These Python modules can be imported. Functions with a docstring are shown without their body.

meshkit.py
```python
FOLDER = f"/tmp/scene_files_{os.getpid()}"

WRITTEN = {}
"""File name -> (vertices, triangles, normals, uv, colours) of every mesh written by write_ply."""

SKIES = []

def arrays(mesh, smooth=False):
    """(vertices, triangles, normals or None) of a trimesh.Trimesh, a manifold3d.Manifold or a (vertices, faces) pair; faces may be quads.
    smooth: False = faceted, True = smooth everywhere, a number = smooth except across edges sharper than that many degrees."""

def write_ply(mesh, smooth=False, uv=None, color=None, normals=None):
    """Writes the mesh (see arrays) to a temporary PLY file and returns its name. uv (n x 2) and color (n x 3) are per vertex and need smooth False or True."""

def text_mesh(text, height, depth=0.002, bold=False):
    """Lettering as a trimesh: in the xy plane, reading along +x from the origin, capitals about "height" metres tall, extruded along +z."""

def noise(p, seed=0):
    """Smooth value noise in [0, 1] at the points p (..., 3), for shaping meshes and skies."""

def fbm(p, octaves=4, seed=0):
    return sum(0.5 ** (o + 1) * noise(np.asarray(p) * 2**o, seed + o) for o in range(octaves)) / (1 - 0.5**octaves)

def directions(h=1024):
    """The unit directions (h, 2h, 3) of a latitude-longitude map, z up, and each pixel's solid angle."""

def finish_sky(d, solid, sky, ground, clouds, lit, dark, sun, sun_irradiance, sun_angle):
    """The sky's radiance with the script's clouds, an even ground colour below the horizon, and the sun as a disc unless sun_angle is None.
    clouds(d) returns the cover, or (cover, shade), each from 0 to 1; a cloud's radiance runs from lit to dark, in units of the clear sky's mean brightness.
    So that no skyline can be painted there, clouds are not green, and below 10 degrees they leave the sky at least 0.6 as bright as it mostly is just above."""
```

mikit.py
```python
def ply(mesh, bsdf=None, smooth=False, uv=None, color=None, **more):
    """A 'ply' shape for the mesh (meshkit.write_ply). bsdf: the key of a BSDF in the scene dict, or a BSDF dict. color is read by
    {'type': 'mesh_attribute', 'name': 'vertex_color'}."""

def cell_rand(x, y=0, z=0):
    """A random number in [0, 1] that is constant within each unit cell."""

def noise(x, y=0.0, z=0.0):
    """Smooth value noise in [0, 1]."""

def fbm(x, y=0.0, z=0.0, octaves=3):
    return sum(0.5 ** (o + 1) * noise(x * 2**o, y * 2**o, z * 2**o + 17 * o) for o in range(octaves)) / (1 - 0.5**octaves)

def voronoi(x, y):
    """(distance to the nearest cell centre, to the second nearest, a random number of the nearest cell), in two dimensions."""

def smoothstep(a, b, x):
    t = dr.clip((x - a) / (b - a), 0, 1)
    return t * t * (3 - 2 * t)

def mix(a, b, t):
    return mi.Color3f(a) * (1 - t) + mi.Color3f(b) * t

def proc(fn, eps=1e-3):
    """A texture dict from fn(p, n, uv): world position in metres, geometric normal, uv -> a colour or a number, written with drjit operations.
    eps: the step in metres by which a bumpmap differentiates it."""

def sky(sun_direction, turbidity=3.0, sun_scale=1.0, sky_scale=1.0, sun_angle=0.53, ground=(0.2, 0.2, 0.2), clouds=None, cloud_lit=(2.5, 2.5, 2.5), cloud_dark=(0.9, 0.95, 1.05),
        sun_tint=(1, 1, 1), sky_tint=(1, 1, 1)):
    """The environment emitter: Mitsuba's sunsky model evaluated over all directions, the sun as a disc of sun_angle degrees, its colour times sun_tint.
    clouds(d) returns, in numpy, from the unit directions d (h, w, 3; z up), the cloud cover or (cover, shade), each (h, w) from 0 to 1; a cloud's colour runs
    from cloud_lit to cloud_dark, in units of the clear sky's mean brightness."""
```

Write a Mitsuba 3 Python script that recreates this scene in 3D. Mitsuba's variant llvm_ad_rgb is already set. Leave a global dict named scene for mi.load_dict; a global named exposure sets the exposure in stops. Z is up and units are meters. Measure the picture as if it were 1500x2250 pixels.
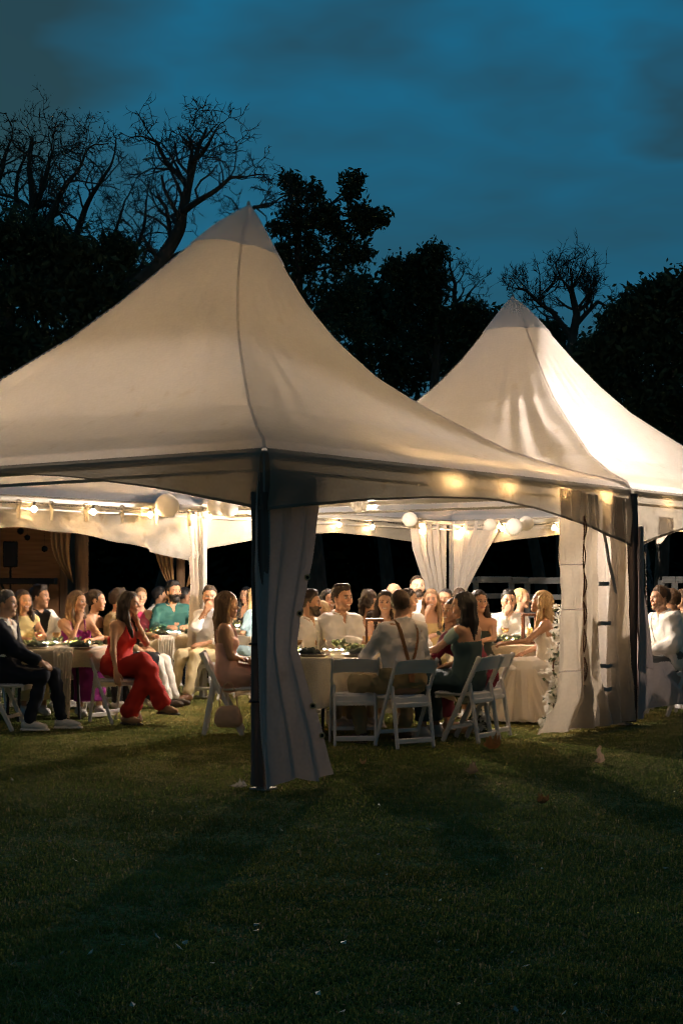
import math, random
import numpy as np, trimesh, mitsuba as mi, drjit as dr
import mikit, meshkit

# ---------------------------------------------------------------- camera, sky, exposure
T = mi.ScalarTransform4f
FOC, HZ, EYE = 3214.0, 1270.0, 1.48            # focal length and horizon of the 1500 x 2250 photograph, eye height in metres
exposure = 4.0
scene, labels = {'type': 'scene'}, {}
scene['camera'] = {'type': 'perspective', 'fov': math.degrees(2 * math.atan(750 / FOC)), 'fov_axis': 'x', 'near_clip': 0.1, 'far_clip': 2000.0,
                   'principal_point_offset_y': (1125.0 - HZ) / 2250.0,
                   'to_world': T().look_at([0, 0, EYE], [0, 10, EYE], [0, 0, 1])}


def dusk_clouds(d):
    """Dusk overcast: thin and blue towards the last light ahead, thickened and greyed out of view, overhead and behind, to dim the fill, with darker banks drifting through."""
    lo = meshkit.fbm(d * np.array([2.2, 2.2, 5.0]) + 7.3, 5, seed=3)
    mid = meshkit.fbm(d * np.array([7.0, 7.0, 22.0]) + 1.7, 5, seed=8)
    fine = meshkit.fbm(d * np.array([14.0, 14.0, 44.0]), 4, seed=12)
    bank = np.clip((meshkit.fbm(d * np.array([5.0, 5.0, 8.0]) + np.array([3.9, 1.0, 2.0]), 5, seed=21) - .58) * 2.5, 0, 1)
    for az, el, wid, amt in ((-13.5, 19.5, 5.5, 1.0), (-8.5, 15.5, 2.0, .35), (13.3, 17.5, 2.2, .55)):
        c = np.array([math.sin(math.radians(az)) * math.cos(math.radians(el)), math.cos(math.radians(az)) * math.cos(math.radians(el)), math.sin(math.radians(el))])
        off = np.degrees(np.arccos(np.clip(d @ c, -1, 1))) + 9 * (mid - .5) + 5 * (fine - .5)
        bank = np.maximum(bank, amt * np.clip(1.25 - off / wid, 0, 1))
    ahead = d @ np.array([-.25, .968, 0])
    thick = np.clip((.80 - ahead) / 1.0, 0, 1)  # added unseen cloud behind the viewer, cuts the blue skylight
    shade = np.clip(.20 + (lo - .5) * .5 + (mid - .5) * .62 + (fine - .5) * .35 + bank * .85 + .62 * np.clip(.42 - d[..., 2], 0, .42) / .42 + thick * .8, 0, 1)
    return np.clip(.93 + thick, 0, 1), shade


scene['sky'] = mikit.sky([-0.6, 0.75, 0.12], turbidity=3, sun_scale=0.0, sky_scale=0.235, sky_tint=(0.12, 0.95, 1.25), ground=(0.02, 0.03, 0.02),
                         clouds=dusk_clouds, cloud_lit=(0.05, 1.30, 2.55), cloud_dark=(0.16, 0.36, 0.50))
scene['sky']['sampling_weight'] = 14.0
# ---------------------------------------------------------------- helpers
rng = np.random.default_rng(11)
V3 = lambda *a: np.array(a, float)
used = {}


def numbered(name):
    """name, or name_001, name_002 ... when the key is taken."""
    n = used.get(name, -1) + 1
    used[name] = n
    return name if n == 0 else f'{name}_{n:03d}'


def thing(name, label, cat, group=None, kind=None):
    key = numbered(name)
    labels[key] = {'label': label, 'category': cat}
    if group: labels[key]['group'] = group
    if kind: labels[key]['kind'] = kind
    return key


def obj(name, mesh, bsdf, parent=None, smooth=False, color=None, label=None, kind=None, **more):
    key = numbered(parent + '__' + name if parent else name)
    scene[key] = mikit.ply(mesh, bsdf, smooth, color=color, **more)
    if label or kind:
        labels[key] = {**({'label': label} if label else {}), **({'kind': kind} if kind else {})}
    return key


def single(name, mesh, bsdf, label, cat, group=None, kind=None, **more):
    key = thing(name, label, cat, group, kind)
    scene[key] = mikit.ply(mesh, bsdf, more.pop('smooth', False), color=more.pop('color', None), **more)
    return key


def struct(name, mesh, bsdf, **more):
    key = numbered(name)
    scene[key] = mikit.ply(mesh, bsdf, more.pop('smooth', False), color=more.pop('color', None), **more)
    labels[key] = {'kind': 'structure'}
    return key


def at(px, py, y):
    """The point at distance y that shows at pixel (px, py) of the photograph: used to survey where things stand."""
    return V3((px - 750) * y / FOC, y, EYE - (py - HZ) * y / FOC)


def unit(v):
    v = np.asarray(v, float)
    return v / (np.linalg.norm(v) + 1e-12)


def cat(*ms):
    """Joins (vertices, faces) pairs."""
    ms = [m if isinstance(m, tuple) else (np.asarray(m.vertices), np.asarray(m.faces)) for m in ms]
    at_ = np.cumsum([0] + [len(m[0]) for m in ms])
    fs = [np.vstack([f[:, [0, 1, 2]], f[:, [0, 2, 3]]]) if f.shape[1] == 4 else f for _, f in ms]
    return np.vstack([m[0] for m in ms]), np.vstack([f + a for f, a in zip(fs, at_)])


def box(c, s, R=None, bevel=0.0):
    """A box with centre c, full size s, axes R (columns), its edges chamfered."""
    h = np.asarray(s, float) / 2
    b = min(bevel, h.min() * .9)
    if b > 0:
        pts = [np.array([sx, sy, sz]) * (h - b * (1 - np.eye(3)[k])) for sx in (-1, 1) for sy in (-1, 1) for sz in (-1, 1) for k in range(3)]
        m = trimesh.convex.convex_hull(np.array(pts))
        v, f = np.array(m.vertices), np.array(m.faces)
    else:
        m = trimesh.creation.box(extents=h * 2)
        v, f = np.array(m.vertices), np.array(m.faces)
    if R is not None: v = v @ np.asarray(R).T
    return v + np.asarray(c), f


def axes(d, up=(0, 0, 1)):
    """A rotation whose z column is d."""
    z = unit(d)
    x = np.cross(up, z)
    if np.linalg.norm(x) < 1e-5: x = np.cross((0, 1, 0), z)
    x = unit(x)
    return np.stack([x, np.cross(z, x), z], 1)


def bar(a, b, w, t, bevel=.004, up=(0, 0, 1)):
    """A rectangular bar from a to b: w wide along up x direction, t thick."""
    a, b = np.asarray(a, float), np.asarray(b, float)
    return box((a + b) / 2, (w, t, np.linalg.norm(b - a)), axes(b - a, up), bevel)


def tube(points, r, sides=8, cap=True):
    p = np.asarray(points, float)
    t = np.gradient(p, axis=0)
    t /= np.linalg.norm(t, axis=1, keepdims=True) + 1e-12
    a = np.cross(t, [0, 0, 1.0]) if abs(t[:, 2]).max() < .95 else np.cross(t, [0.31, 0.95, 0.0])
    a /= np.linalg.norm(a, axis=1, keepdims=True) + 1e-12
    b, ang = np.cross(t, a), np.arange(sides) * 2 * np.pi / sides
    r = np.broadcast_to(r, (len(p),))
    v = p[:, None] + r[:, None, None] * (np.cos(ang)[None, :, None] * a[:, None] + np.sin(ang)[None, :, None] * b[:, None])
    i, j = np.meshgrid(np.arange(len(p) - 1), np.arange(sides), indexing='ij')
    q = np.stack([i * sides + j, i * sides + (j + 1) % sides, (i + 1) * sides + (j + 1) % sides, (i + 1) * sides + j], -1).reshape(-1, 4)
    f = np.vstack([q[:, [0, 2, 1]], q[:, [0, 3, 2]]])
    v = v.reshape(-1, 3)
    if cap:
        n = len(v)
        v = np.vstack([v, p[0], p[-1]])
        k = np.arange(sides)
        e = (len(p) - 1) * sides
        f = np.vstack([f, np.stack([k * 0 + n, k, (k + 1) % sides], 1), np.stack([k * 0 + n + 1, e + (k + 1) % sides, e + k], 1)])
    return v, f


def lathe(profile, c=(0, 0, 0), n=20, R=None):
    """Turns a profile of (radius, z) about z."""
    p = np.asarray(profile, float)
    ang = np.arange(n) * 2 * np.pi / n
    v = np.stack([p[:, None, 0] * np.cos(ang), p[:, None, 0] * np.sin(ang), np.repeat(p[:, None, 1], n, 1)], -1).reshape(-1, 3)
    i, j = np.meshgrid(np.arange(len(p) - 1), np.arange(n), indexing='ij')
    q = np.stack([i * n + j, i * n + (j + 1) % n, (i + 1) * n + (j + 1) % n, (i + 1) * n + j], -1).reshape(-1, 4)
    if R is not None: v = v @ np.asarray(R).T
    return v + np.asarray(c), np.vstack([q[:, [0, 1, 2]], q[:, [0, 2, 3]]])


def ball(c, r, n=2):
    m = trimesh.creation.icosphere(subdivisions=n)
    return np.array(m.vertices) * np.asarray(r) + np.asarray(c), np.array(m.faces)


def grid(P):
    """A sheet through the points P (nu, nv, 3)."""
    nu, nv = P.shape[:2]
    i, j = np.meshgrid(np.arange(nu - 1), np.arange(nv - 1), indexing='ij')
    q = np.stack([i * nv + j, (i + 1) * nv + j, (i + 1) * nv + j + 1, i * nv + j + 1], -1).reshape(-1, 4)
    return P.reshape(-1, 3), np.vstack([q[:, [0, 1, 2]], q[:, [0, 2, 3]]])


def lerp(a, b, t):
    return a + (b - a) * t


def sstep(a, b, x):
    t = np.clip((x - a) / (b - a), 0, 1)
    return t * t * (3 - 2 * t)


def bezier(pts, n=8):
    p = np.asarray(pts, float)
    t = np.linspace(0, 1, n)[:, None]
    if len(p) == 3: return (1 - t) ** 2 * p[0] + 2 * t * (1 - t) * p[1] + t * t * p[2]
    return (1 - t) ** 3 * p[0] + 3 * t * (1 - t) ** 2 * p[1] + 3 * t * t * (1 - t) * p[2] + t ** 3 * p[3]


# ---------------------------------------------------------------- signed distance fields and surface nets (figures, clothes, hair)
class Field:
    """A smooth union of round cones and ellipsoids, meshed by surface nets."""

    def __init__(self):
        self.prims = []

    def cone(self, a, b, ra, rb=None, k=.03):
        self.prims.append(('c', np.asarray(a, float), np.asarray(b, float), float(ra), float(ra if rb is None else rb), k))
        return self

    def ball(self, c, r, k=.03):
        return self.cone(c, np.asarray(c, float) + 1e-4, r, r, k)

    def ell(self, c, r, k=.03, R=None):
        self.prims.append(('e', np.asarray(c, float), np.asarray(r, float), np.eye(3) if R is None else np.asarray(R), 0, k))
        return self

    def cut(self, c, r, k=.01):
        self.prims.append(('x', np.asarray(c, float), np.asarray(r, float) * np.ones(3), np.eye(3), 0, k))
        return self

    def bounds(self):
        lo, hi = [], []
        for p in self.prims:
            if p[0] == 'c':
                lo += [p[1] - p[3], p[2] - p[4]]; hi += [p[1] + p[3], p[2] + p[4]]
            elif p[0] == 'e':
                r = p[2].max() if not np.allclose(p[3], np.eye(3)) else p[2]
                lo.append(p[1] - r); hi.append(p[1] + r)
        return np.min(lo, 0), np.max(hi, 0)

    def mesh(self, h, extra=None, grow=0.0, pad=.03):
        lo, hi = self.bounds()
        lo = lo - pad - grow; hi = hi + pad + grow
        n = np.ceil((hi - lo) / h).astype(int) + 1
        F = np.full(n, .25, np.float32)
        ax = [np.arange(n[k], dtype=np.float32) * np.float32(h) + np.float32(lo[k]) for k in range(3)]
        for kind, a, b, c, d, k in self.prims:
            m = k + grow + 2.5 * h
            if kind == 'c':
                l, u = np.minimum(a - c, b - d) - m, np.maximum(a + c, b + d) + m
            else:
                r = b.max() if not np.allclose(c, np.eye(3)) else b
                l, u = a - r - m, a + r + m
            i0 = np.clip(np.floor((l - lo) / h).astype(int), 0, n); i1 = np.clip(np.ceil((u - lo) / h).astype(int) + 1, 0, n)
            if (i1 <= i0).any(): continue
            s = tuple(slice(x, y) for x, y in zip(i0, i1))
            x, y, z = ax[0][s[0]][:, None, None] - np.float32(a[0]), ax[1][s[1]][None, :, None] - np.float32(a[1]), ax[2][s[2]][None, None, :] - np.float32(a[2])
            if kind == 'c':
                v = (b - a).astype(np.float32)
                t = np.clip((x * v[0] + y * v[1] + z * v[2]) / np.float32(v @ v + 1e-12), 0, 1)
                D = np.sqrt((x - t * v[0]) ** 2 + (y - t * v[1]) ** 2 + (z - t * v[2]) ** 2) - (np.float32(c) + np.float32(d - c) * t)
            else:
                Rm = c.astype(np.float32)
                X, Y, Z = ((Rm[0, i] * x + Rm[1, i] * y + Rm[2, i] * z) / np.float32(b[i]) for i in range(3))
                k0 = np.sqrt(X * X + Y * Y + Z * Z)
                k1 = np.sqrt((X / np.float32(b[0])) ** 2 + (Y / np.float32(b[1])) ** 2 + (Z / np.float32(b[2])) ** 2) + np.float32(1e-6)
                D = k0 * (k0 - 1) / k1
            S = F[s]
            if kind == 'x':
                w = np.clip((k - np.abs(S + D)) / k, 0, 1)
                F[s] = np.maximum(S, -D) + w * w * k * .25
            else:
                w = np.clip((k - np.abs(S - D)) / k, 0, 1)
                F[s] = np.minimum(S, D) - w * w * np.float32(k * .25)
        F -= np.float32(grow)
        if extra is not None:
            F = extra(F, ax[0][:, None, None], ax[1][None, :, None], ax[2][None, None, :])
        return nets(F, lo, h)


def nets(F, lo, h):
    F = np.pad(F, 1, constant_values=1.0)
    s = F < 0
    any_, all_ = np.zeros(np.array(F.shape) - 1, bool), np.ones(np.array(F.shape) - 1, bool)
    for i in (0, 1):
        for j in (0, 1):
            for k in (0, 1):
                q = s[i:F.shape[0] - 1 + i, j:F.shape[1] - 1 + j, k:F.shape[2] - 1 + k]
                any_ |= q; all_ &= q
    act = any_ & ~all_
    idx = np.argwhere(act)
    ids = np.full(act.shape, -1, np.int64)
    ids[tuple(idx.T)] = np.arange(len(idx))
    co = np.array([[i, j, k] for i in (0, 1) for j in (0, 1) for k in (0, 1)])
    val = np.stack([F[tuple((idx + c).T)] for c in co], 1)
    acc, cnt = np.zeros((len(idx), 3)), np.zeros((len(idx), 1))
    for a in range(8):
        for b in range(a + 1, 8):
            if np.abs(co[a] - co[b]).sum() == 1:
                va, vb = val[:, a], val[:, b]
                on = (va < 0) != (vb < 0)
                t = np.where(on, va / np.where(on, va - vb, 1), 0)[:, None]
                acc += on[:, None] * (co[a] + t * (co[b] - co[a])); cnt += on[:, None]
    v = (idx + acc / np.maximum(cnt, 1) - 1) * h + lo
    faces = []
    for axn in range(3):
        o1, o2 = [k for k in range(3) if k != axn]
        sl0, sl1 = [slice(1, -1)] * 3, [slice(1, -1)] * 3
        sl0[axn], sl1[axn] = slice(0, -1), slice(1, None)
        a, b = s[tuple(sl0)], s[tuple(sl1)]
        e = np.argwhere(a != b)
        e_full = e + 1; e_full[:, axn] -= 1
        d1, d2 = np.eye(3, dtype=int)[o1], np.eye(3, dtype=int)[o2]
        q = np.stack([ids[tuple((e_full - d1 - d2).T)], ids[tuple((e_full - d2).T)], ids[tuple(e_full.T)], ids[tuple((e_full - d1).T)]], 1)
        inside = a[tuple(e.T)]
        flip = inside if axn != 1 else ~inside
        q = np.where(flip[:, None], q, q[:, ::-1])
        faces.append(q)
    q = np.vstack(faces)
    return v, np.vstack([q[:, [0, 1, 2]], q[:, [0, 2, 3]]])


# ---------------------------------------------------------------- materials
def rgb(*c):
    return {'type': 'rgb', 'value': [float(x) for x in (c if len(c) == 3 else c * 3)]}


def pr(color, rough=.6, **more):
    return {'type': 'twosided', 'b': {'type': 'principled', 'base_color': color if isinstance(color, dict) else rgb(*color), 'roughness': rough, 'specular': more.pop('specular', .4), **more}}


VC = {'type': 'mesh_attribute', 'name': 'vertex_color'}
N_, FB, SS, MX = mikit.noise, mikit.fbm, mikit.smoothstep, mikit.mix
MATS = {
    'skin': pr(VC, .48, specular=.35), 'cloth': pr(VC, .85, specular=.15, sheen=.3), 'hair': pr(VC, .55, specular=.25), 'paint': pr(VC, .5), 'gloss': pr(VC, .25),
}
# ---------------------------------------------------------------- the two tents' plan
TH = 0.642
LU, LV, EAVE, PEAK = 5.733, 5.769, 2.43, 5.10
UU, VV = V3(math.sin(TH), math.cos(TH), 0), V3(-math.cos(TH), math.sin(TH), 0)
TN = V3(-0.537, 10.163, 0)                     # nearest leg
TC, TA, TF, TD, TE = TN + LU * UU, TN + LV * VV, TN + LU * UU + LV * VV, TN + 2 * LU * UU + LV * VV, TN + 2 * LU * UU


# ---------------------------------------------------------------- ground and grass
def grass_col(p, n, uv):
    a = FB(p.x * .9, p.y * .9, 3, 3)
    b = FB(p.x * 6, p.y * 6, 9, 3)
    c = N_(p.x * 60, p.y * 60, 1)
    k = SS(.35, .7, a * .6 + b * .4)
    col = MX((.085, .105, .032), (.24, .22, .085), k)
    return col * (.45 + .9 * c)


MATS['turf'] = {'type': 'twosided', 'b': {'type': 'bumpmap', 't': mikit.proc(lambda p, n, uv: N_(p.x * 70, p.y * 70, 2) + .6 * N_(p.x * 160, p.y * 160, 5), 4e-3), 'scale': .012,
                                         'b': {'type': 'diffuse', 'reflectance': mikit.proc(grass_col)}}}
MATS['blade'] = {'type': 'principledthin', 'base_color': VC, 'roughness': .55, 'diff_trans': .7, 'spec_trans': 0.0}
MATS['leaf'] = {'type': 'principledthin', 'base_color': VC, 'roughness': .55, 'diff_trans': .7, 'spec_trans': 0.0}
for k, m in MATS.items(): scene[k] = m


def bump_z(x, y):
    return .035 * (meshkit.fbm(np.stack([x * .35, y * .35, 0 * x], -1), 3, 4) - .5) + .018 * (meshkit.fbm(np.stack([x * 2.2, y * 2.2, 0 * x], -1), 2, 9) - .5)


gx = np.concatenate([np.linspace(-300, -14, 12), np.linspace(-12, 12, 130), np.linspace(14, 300, 12)])
gy = np.concatenate([np.linspace(-60, 1, 6), np.linspace(2, 32, 150), np.linspace(36, 400, 14)])
X, Y = np.meshgrid(gx, gy, indexing='ij')
Z = bump_z(X, Y) * sstep(34, 26, Y) * sstep(14, 11, np.abs(X)) - .012
struct('lawn', grid(np.stack([X, Y, Z], -1)), 'turf', smooth=True)


def blades(n, y0, y1, hgt, wid, seed, dead=.12):
    r = np.random.default_rng(seed)
    y = 1 / (1 / y0 + (1 / y1 - 1 / y0) * r.random(n))              # as dense in the picture near as far
    x = (r.random(n) * 2 - 1) * (y * 750 / FOC * 1.12 + .25)
    clump = meshkit.fbm(np.stack([x * 5, y * 5, 0 * x], -1), 3, 2)
    keep = clump + r.random(n) * .5 > .52
    x, y, clump = x[keep], y[keep], clump[keep]
    n = len(x)
    z = bump_z(x, y) - .016
    a, ln = r.random(n) * 2 * np.pi, hgt * (.45 + r.random(n) ** 1.6 * 1.1) * (.55 + clump)
    tilt = r.random(n) * 1.15
    d = np.stack([np.cos(a) * np.sin(tilt), np.sin(a) * np.sin(tilt), np.cos(tilt)], 1)
    w = np.stack([-np.sin(a), np.cos(a), 0 * a], 1) * (wid * (.6 + r.random(n)))[:, None]
    p = np.stack([x, y, z], 1)
    mid = p + d * ln[:, None] * .55 + V3(0, 0, .12) * ln[:, None]
    tip = p + d * ln[:, None] + np.stack([np.cos(a), np.sin(a), -.4 + 0 * a], 1) * (ln * .25)[:, None]
    v = np.stack([p - w, p + w, mid + w * .8, mid - w * .8, tip], 1).reshape(-1, 3)
    k = np.arange(n)[:, None] * 5
    f = np.vstack([k + [0, 1, 2], k + [0, 2, 3], k + [3, 2, 4]])
    t = r.random(n)[:, None]
    col = lerp(V3(.095, .135, .035), V3(.235, .240, .075), t)
    col = col * (.55 + .9 * meshkit.fbm(np.stack([x * 1.1, y * 1.1, 0 * x + 3], -1), 4, 6))[:, None] * lerp(V3(1.12, 1.0, .9), V3(.85, 1.0, 1.0), meshkit.noise(np.stack([x * .7, y * .7, 0 * x + 8], -1), 2)[:, None])
    dry = r.random(n) < dead + .25 * (clump < .42)
    col[dry] = lerp(V3(.26, .20, .095), V3(.40, .32, .18), t[dry])
    return (v, f), np.repeat(col, 5, 0)


m_, c_ = blades(300000, 4.4, 19.0, .026, .0028, 5)
single('grass', m_, 'blade', 'short trodden green lawn grass with dry blades mixed in', 'grass', kind='stuff', color=c_)


def dry_leaf(p, size, yaw, curl, col, label, group=None, tilt=0.0):
    s, t = np.meshgrid(np.linspace(-1, 1, 9), np.linspace(0, 1, 11), indexing='ij')
    w = np.sin(np.pi * np.clip(t, 0, 1) ** .8) ** .8 * .38 * (1 + .18 * np.sin(t * 26 + s))
    P = np.stack([s * w * size, (t - .5) * size, size * (curl * (s * w) ** 2 * 5 + .22 * curl * (t - .5) ** 2 * 4 + .03 * np.sin(t * 17 + s * 5))], -1)
    c, sn = math.cos(tilt), math.sin(tilt)
    P = P @ np.array([[1, 0, 0], [0, c, -sn], [0, sn, c]]).T
    c, sn = math.cos(yaw), math.sin(yaw)
    P = P @ np.array([[c, -sn, 0], [sn, c, 0], [0, 0, 1]]).T
    P[..., 2] -= P[..., 2].min() - .006
    key = thing('dry_leaf', label, 'leaf', group)
    v, f = grid(P + p)
    obj('leaf_blade', (v, f), 'leaf', key, True, np.tile(np.asarray(col), (len(v), 1)) * (.7 + .6 * meshkit.fbm(v * 90, 2)[:, None]))
    spine = P[4] + p + V3(0, 0, .002)
    stalk = tube(np.vstack([spine[::2], spine[-1] + (spine[-1] - spine[-3]) * 1.2]), .0016, 5)
    obj('leaf_stalk', stalk, 'paint', key, True, np.tile(np.asarray(col) * .6, (len(stalk[0]), 1)))


def ground(px, py):
    y = EYE * FOC / (py - HZ)
    return V3((px - 750) * y / FOC, y, 0.0)


dry_leaf(ground(1080, 1648), .17, .9, .9, (.30, .15, .06), 'large curled brown dry leaf on the grass, right of the white chairs')
dry_leaf(ground(1036, 1703), .10, 1.4, 1.2, (.42, .30, .20), 'small pale curled leaf on the grass below the large brown one')
dry_leaf(ground(797, 1682), .07, .4, 1.0, (.44, .28, .16), 'tiny pale brown leaf on the grass below the empty chair')
dry_leaf(ground(1192, 1768), .10, 2.2, .8, (.16, .09, .04), 'dark brown leaf lying alone on the shaded grass')
dry_leaf(ground(525, 1733), .12, 1.5, .5, (.45, .42, .36), 'narrow whitish leaf at the foot of the nearest tent pole')
# folded, upright dry leaf
def upright_leaf():
    key = thing('dry_leaf', 'pale folded leaf standing upright on the grass at right', 'leaf')
    b = ground(1318, 1676)
    s, t = np.meshgrid(np.linspace(-1, 1, 7), np.linspace(0, 1, 12), indexing='ij')
    w = lerp(.040, .008, t ** .8) * (1 + .15 * np.sin(t * 20))
    P = np.stack([s * w + .012 * np.sin(t * 7), .035 * np.abs(s) * (1 - t) + .01 * np.sin(t * 9), t * .135 - .004 + .01 * np.abs(s)], -1) + b
    v, f = grid(P)
    obj('leaf_blade', (v, f), 'leaf', key, True, np.tile(V3(.42, .29, .20), (len(v), 1)) * (.7 + .6 * meshkit.fbm(v * 60, 2)[:, None]))


upright_leaf()
r_ = np.random.default_rng(77)
V_, C_ = [], []
for k in range(100):
    g = ground(r_.uniform(-20, 1520), 1600 + 640 * r_.random() ** 1.2)
    a, q = r_.uniform(0, 6.28), r_.uniform(.007, .022)
    x, y = V3(math.cos(a), math.sin(a), r_.uniform(-.2, .5)) * q, V3(-math.sin(a), math.cos(a), r_.uniform(-.3, .6)) * q * .55
    p = g + V3(0, 0, bump_z(g[0], g[1]) + .012)
    V_.append(np.stack([p - x, p + y, p + x + V3(0, 0, q * .4), p - y])); C_.append(np.tile(V3(.40, .35, .25) * r_.uniform(.4, 1.3), (4, 1)))
single('leaf_litter', (np.vstack(V_), np.vstack([[[0, 1, 2], [0, 2, 3]] + np.array(4 * k) for k in range(100)])), 'paint', 'pale scraps of dry leaf scattered over the whole lawn', 'leaf litter', kind='stuff', color=np.vstack(C_))


# ---------------------------------------------------------------- trees
scene['bark'] = pr(mikit.proc(lambda p, n, uv: MX((.05, .045, .040), (.14, .12, .10), FB(p.x * 9, p.y * 9, p.z * 3, 3))), .9, specular=.1)


def limb(start, direc, length, rad, depth, r, out, tips, bend=.25, upw=.10, ratio=.66, sides=6, kids=(3, 5), spread=.8):
    """A crooked tapering limb and its side limbs."""
    n = max(4, int(length / .35) if depth > 1 else 4)
    pts, d = [np.asarray(start, float)], unit(direc)
    for i in range(n):
        d = unit(d + r.normal(0, bend, 3) * V3(1, .8, .8) + V3(0, 0, upw))
        pts.append(pts[-1] + d * length / n)
    pts = np.array(pts)
    rr = np.linspace(rad, rad * (.45 if depth else .2), n + 1)
    out.append(tube(pts, rr, sides if depth > 1 else 4 if depth else 3, cap=False))
    tips.append(pts[-1])
    if depth == 0: tips += list(pts[1:]); return
    for _ in range(r.integers(*kids) + (1 if depth > 1 else 0)):
        t = r.uniform(.30, 1.0)
        i = min(int(t * n), n - 1)
        p = lerp(pts[i], pts[i + 1], t * n - i if t < 1 else 1)
        ax = unit(pts[i + 1] - pts[i])
        side = unit(np.cross(ax, r.normal(0, 1, 3)))
        limb(p, ax * (1 - spread * .5) + side * spread + V3(r.normal(0, .15), 0, 0), length * ratio * r.uniform(.6, 1.05), max(rr[i] * .52, .010), depth - 1, r, out, tips, bend, upw, ratio, sides, kids, spread)


def leafage(centres, n, spread, size, r, tint=(.07, .10, .065)):
    """Leaf clumps: small crossed leaf-like quads round each centre."""
    c = np.asarray(centres)[r.integers(0, len(centres), n)] + r.normal(0, spread, (n, 3))
    a = r.normal(0, 1, (n, 3)); a /= np.linalg.norm(a, axis=1, keepdims=True)
    b = np.cross(a, r.normal(0, 1, (n, 3))); b /= np.linalg.norm(b, axis=1, keepdims=True)
    s = size * (.5 + r.random((n, 1)))
    v = np.stack([c - a * s, c + b * s * .42, c + a * s, c - b * s * .42], 1).reshape(-1, 3)
    k = np.arange(n)[:, None] * 4
    f = np.vstack([k + [0, 1, 2], k + [0, 2, 3]])
    col = np.asarray(tint) * (.5 + r.random((n, 1))) * lerp(V3(1.2, 1, .8), V3(.8, 1, 1.1), r.random((n, 1)))
    return (v, f), np.repeat(col, 4, 0)


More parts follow.
